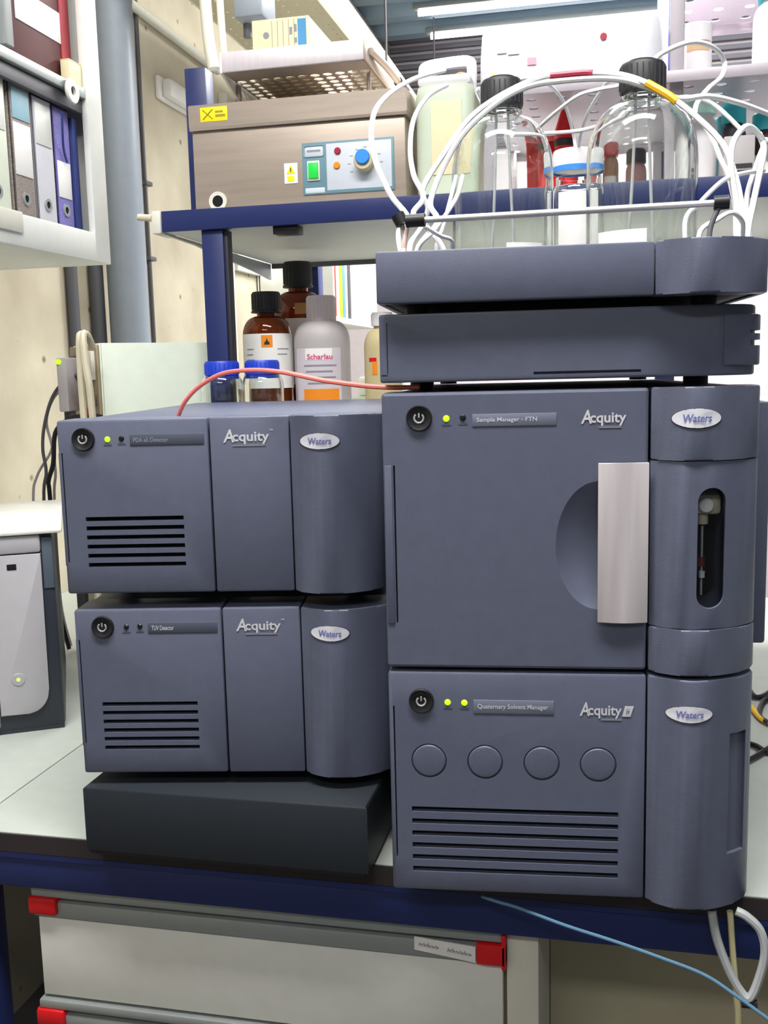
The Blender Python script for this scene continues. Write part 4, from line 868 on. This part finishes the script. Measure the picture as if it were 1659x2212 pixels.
single('solvent_tube', G().tube([(.2115, .085, TRAYFLOOR + .004)] + PATHS['pink_left'][:2] + [(.214, .079, .652)], .0022, 8), mat('pink_tube', (240, 205, 200), .35), 'short pinkish tube under the rail clamp', 'tube', ST)

# --- plastic bottles on the shelves right
def plastic_bottle(x, y, z, r, hb, nr, hc, m, capm, label, extra=None, grp=None, cr=None):
    t = thing('plastic_bottle', label, 'bottle', (x, y, z), 0, grp)
    obj('body', G().lathe(plain_prof(r, nr, hb * .72, hb * .93, hb * .07), (0, 0, 0), 36), m, t, 40)
    obj('cap', G().lathe([(0, hb - .004), (cr or nr + .006, hb - .004), (cr or nr + .006, hb + hc - .003), ((cr or nr + .006) - .003, hb + hc), (0, hb + hc)], (0, 0, 0), 28), capm, t, 40)
    for (s0, s1, z0, z1, mm) in extra or []: flat_patch(mm, t, 'label', s0, s1, z0, z1, wrap(r, x, y))
    return t
SB = 'plastic bottles on the rack shelves'
zs = .8055; z2 = .978
plastic_bottle(.550, .95, zs, .0265, .128, .018, .022, PEWHITE, mat('pale_green_cap', (190, 235, 225), .5), 'white plastic bottle with pale green cap right of the solvent bottles', None, SB)
plastic_bottle(.542, .94, z2, .0225, .068, .020, .026, PEWHITE, PEWHITE, 'small white bottle with a brown label band on the perforated shelf', [(-.020, .020, .048, .062, mat('tan_print', (206, 172, 130), .6))], SB, .022)
plastic_bottle(.672, .92, z2, .047, .115, .034, .030, PEWHITE, TURQ, 'big white bottle with turquoise cap at the upper right edge', None, SB)
plastic_bottle(.606, .985, zs, .021, .118, .014, .03, mat('smoke_bottle', (62, 58, 70), .4), TURQ, 'dark bottle with turquoise cap under the perforated shelf', [(-.018, .018, .02, .075, PAPER)], SB)
plastic_bottle(.662, 1.0, zs, .026, .105, .018, .026, mat('brown_bottle', (76, 52, 54), .4), TURQ, 'brown bottle with turquoise cap at the right photo edge', [(-.02, .02, .02, .06, PAPER)], SB)
plastic_bottle(.612, 1.12, zs, .028, .125, .02, .03, TURQ, mat('teal_cap', (70, 150, 160), .5), 'turquoise bottle standing behind the dark one', None, SB)
t = thing('wash_bottle', 'red cone topped dropper bottle between the two solvent bottles', 'bottle', (.322, 1.0, zs))
obj('body', G().lathe(plain_prof(.026, .018, .075, .095, .006), (0, 0, 0), 32), RED, t, 40); obj('collar', G().cyl((0, 0, .100), .0195, .012, 'z', 28, .001), BLACKC, t)
obj('cone_cap', G().lathe([(0, .112), (.019, .112), (.017, .130), (.008, .158), (.005, .164), (0, .165)], (0, 0, 0), 32), RED, t)
t = thing('red_tray_box', 'low red plastic box behind the left solvent bottle', 'box', (.285, 1.06, zs)); obj('body', G().box(-.022, .024, -.03, .03, 0, .118, .004), RED, t); obj('lid', G().box(-.024, .026, -.032, .032, .118, .128, .003), mat('pale_red_lid', (232, 120, 120), .5), t)
plastic_bottle(.385, 1.05, zs, .022, .09, .015, .02, mat('tan_bottle', (170, 130, 100), .5), RED, 'tan bottle with red cap behind the right solvent bottle', [(-.018, .018, .02, .05, PAPER)], SB)
plastic_bottle(.445, 1.05, zs, .022, .075, .015, .02, mat('rose_bottle', (190, 140, 140), .5), BLACKC, 'rose tinted bottle with black cap behind the right solvent bottle', None, SB)
t = thing('grey_device', 'grey box with dark louvres at the right end of the navy shelf', 'device', (.600, .86, zs)); obj('body', G().box(-.022, .026, 0, .08, 0, .07, .003), PEGREY, t)
for k in range(2): obj('louvre', G().box(-.018, .022, -.002, .001, .010 + k * .010, .016 + k * .010), INK, t)
plastic_bottle(.665, .87, zs, .016, .05, .012, .012, mat('green_bottle', (60, 140, 80), .5), PEWHITE, 'small green bottle at the right end of the navy shelf', None, SB)

# ------------------------------------------------------------------ reagent bottles on the lower rack shelf
zl = .4458
def amber(x, y, r, h, nr, label, lab=True, ring=True):
    t = thing('amber_bottle', label, 'bottle', (x, y, zl), 0, 'amber reagent bottles under the shelf')
    obj('glass_body', G().lathe(bottle_prof(r, h, nr, h * .64, h * .80, h * .03, .003, .005), (0, 0, 0), 40), AMBER, t, 60)
    obj('liquid', G().lathe([(0, .006), (r - .004, .006), (r - .004, h * .55), (0, h * .55)], (0, 0, 0), 32), mat('brown_liquid', (70, 36, 14), .2), t)
    c = obj('cap', cap_g(nr + .009, h * .845, h), BLACKC, t)
    obj('cap_ring', G().lathe([(nr, h * .825), (nr + .011, h * .828), (nr + .011, h * .842), (nr, h * .845), (nr, h * .825)], (0, 0, 0), 28), BLACKC, c)
    return t
t = amber(-.2435, .985, .0475, .228, .0185, 'amber glass bottle with flame hazard label behind the blue caps')
f = wrap(.0475, -.2435, .985)
l_ = flat_patch(PAPER, t, 'label', -.068, .068, .045, .148, f, 24)
flat_patch(ORANGE, l_, 'hazard_square', -.012, .009, .122, .145, wrap(.0475, -.2435, .985, .0009), 6)
b = bmesh.new(); fn = wrap(.0475, -.2435, .985, .0012); vv = [b.verts.new(fn(*p)) for p in ((-.0065, .127), (.0035, .127), (.0030, .132), (.0005, .1335), (-.0015, .140), (-.0035, .1335), (-.0060, .132))]; b.faces.new(vv)
me = bpy.data.meshes.new('flame_symbol'); b.to_mesh(me); b.free(); link('flame_symbol', me, INK, l_)
for k, (s0, s1) in enumerate(((-.045, -.028), (-.045, -.030), (-.045, -.027), (.018, .045), (.018, .040))): flat_patch(INK_G, l_, 'print_line', s0, s1, .118 - (k % 3) * .010, .120 - (k % 3) * .010, wrap(.0475, -.2435, .985, .0009), 4)
t = amber(-.222, 1.125, .052, .297, .020, 'tall amber bottle with a black cap nearly touching the shelf above')
flat_patch(mat('dull_paper', (198, 186, 184), .7), t, 'label', -.07, .07, .05, .182, wrap(.052, -.222, 1.125), 20)
flat_patch(mat('tan_sticker', (170, 120, 70), .6), t, 'sticker', -.008, .030, .190, .212, wrap(.052, -.222, 1.125), 8)
t = thing('white_reagent_bottle', 'white plastic reagent bottle with an orange striped label', 'bottle', (-.134, .985, zl))
R_ = .0535; h_ = .175
obj('body', G().lathe(plain_prof(R_, .026, .130, .170, .004), (0, 0, 0), 40), PEGREY, t, 40)
obj('cap', cap_g(.0275, .166, .2165, True), mat('blush_white_cap', (222, 208, 208), .5), t)
l_ = flat_patch(mat('lilac_paper', (206, 198, 208), .7), t, 'label', -.060, .036, .0, .118, wrap(R_, -.134, .985), 20)
f2 = wrap(R_, -.134, .985, .0010)
flat_patch(ORANGE, l_, 'orange_band', -.040, .030, .018, .042, f2, 14)
flat_patch(PAPER, l_, 'brand_field', -.034, .018, .096, .117, f2, 10)
lettering('Scharlau', MAGENTA, l_, -.030, .018, .097, .107, wrap(R_, -.134, .985, .0014), bold=.02)
for k, (s0, s1) in enumerate(((-.038, .026), (-.034, .018), (-.034, .024), (-.030, .020))): flat_patch(INK_G, l_, 'print_line', s0, s1, .084 - k * .011, .087 - k * .011, f2, 8)
def media_bottle(x, y, label):
    t = thing('media_bottle', label, 'bottle', (x, y, .4445), 0, 'small clear bottles with blue caps')
    obj('glass_body', G().lathe(bottle_prof(.036, .095, .024, .05, .074, .010, .002, .004), (0, 0, 0), 36), GLASS, t, 60)
    obj('cap', cap_g(.029, .073, .097, True), BLUEC, t)
    obj('pour_ring', G().lathe([(.024, .066), (.0285, .066), (.0285, .071), (.024, .071), (.024, .066)], (0, 0, 0), 28), BLUEC, t)
    return t
media_bottle(-.245, .745, 'small clear bottle with bright blue cap, left one by the navy post')
media_bottle(-.181, .770, 'small clear bottle with bright blue cap in front of the amber label')
t = thing('bottle_stand', 'low white stand behind the left detectors under the blue capped bottles', 'stand', (-.21, .757, 0))
obj('top', G().box(-.085, .075, -.050, .0485, .432, .444, .001), WHITE, t)
for x in (-.080, .064):
    for y in (-.045, .035): obj('leg', G().box(x, x + .01, y, y + .01, 0, .432), WHITE, t)
t = thing('yellowish_bottle', 'yellowish plastic bottle half hidden behind the right stack', 'bottle', (-.010, .96, zl))
obj('body', G().lathe(plain_prof(.035, .016, .115, .150, .01), (0, 0, 0), 36), mat('yellowed_plastic', (196, 182, 140), .5), t, 40); obj('cap', cap_g(.020, .155, .180), PEWHITE, t)
flat_patch(RED, t, 'red_label', -.028, -.012, .090, .097, wrap(.035, -.010, .96), 4); flat_patch(ORANGE, t, 'orange_label', -.021, -.011, .066, .090, wrap(.035, -.010, .96), 4)

# ------------------------------------------------------------------ far side of the room seen below the shelf
t = thing('far_wall_cabinet', 'white wall cabinet with books farther along the concrete wall', 'cabinet', (-.60, 2.78, .705))
obj('side_panel', G().box(-.29, 0, 0, .022, 0, .7, .001), WHITE, t); obj('side_panel', G().box(-.29, 0, .70, .722, 0, .7, .001), WHITE, t)
obj('bottom_panel', G().box(-.29, .0, .022, .70, 0, .022, .001), WHITE, t); obj('back_panel', G().box(-.295, -.285, 0, .722, .022, .7), WHITE, t); obj('top_panel', G().box(-.29, 0, .022, .70, .678, .7), WHITE, t)
BK = 'books in the far wall cabinet'
for y0, y1, m, lab in ((2.812, 2.848, RED, 'red book spine in the far cabinet'), (2.852, 2.895, WHITE, 'white book spine between red and green ones in the far cabinet'), (2.90, 2.945, mat('lime_board', (178, 210, 40), .6), 'lime green book spine in the far cabinet'),
        (2.95, 2.985, mat('sky_board', (110, 160, 200), .6), 'blue book spine in the far cabinet'), (2.99, 3.02, PAPER, 'white book spine beside the blue one in the far cabinet'), (3.03, 3.07, GREYD, 'dark grey binder spine in the far cabinet')):
    single('book', G().box(-.80, -.607, y0, y1, .7275, .99 + .02 * random.random(), .003), m, lab, 'book', BK)
single('paper_stack', G().box(-.82, -.615, 3.12, 3.46, .7275, 1.0, .002), PAPER, 'bright white stack of papers at the end of the far cabinet', 'papers')
single('white_wall_pipe', G().tube([(-.87, 2.43, -.9), (-.87, 2.43, 1.45)], .017, 14), PVC, 'white vertical pipe on the wall seen beside the navy post', 'pipe')
t = thing('glowing_wall_strip', 'bright glowing strip on the concrete wall seen under the shelf', 'lamp', (-.90, 2.90, .885)); obj('housing', G().box(0, .02, -.36, .36, 0, .06, .003), WHITE, t); obj('diffuser', G().box(.02, .04, -.35, .35, .005, .055, .008), DIFFUSER, t)  # bright patch under the shelf, built as a glowing box
t = thing('far_bench', 'far bench with a pale green top behind the reagent bottles', 'bench', (-.20, 2.85, -.9)); obj('worktop', G().box(-.69, .9, -.35, .35, .86, .90, .003), PCW, t); obj('cabinet_base', G().box(-.66, .9, -.30, .30, .0, .86), WHITE, t)
t = thing('far_instrument', 'pale green instrument on the far bench beside the white bottle', 'instrument', (-.42, 2.70, 0)); obj('body', G().box(-.10, .14, 0, .28, 0, .43, .01), mat('pale_green_shell', (190, 200, 180), .5), t); obj('top_cover', G().box(-.08, .10, .02, .24, .43, .50, .01), PCW, t); obj('control_head', G().box(-.03, .02, -.02, .05, .44, .56, .008), GREYD, t)

# ------------------------------------------------------------------ lift everything from worktop height to room height
for o in ALLTOP: o.location.z += BENCH
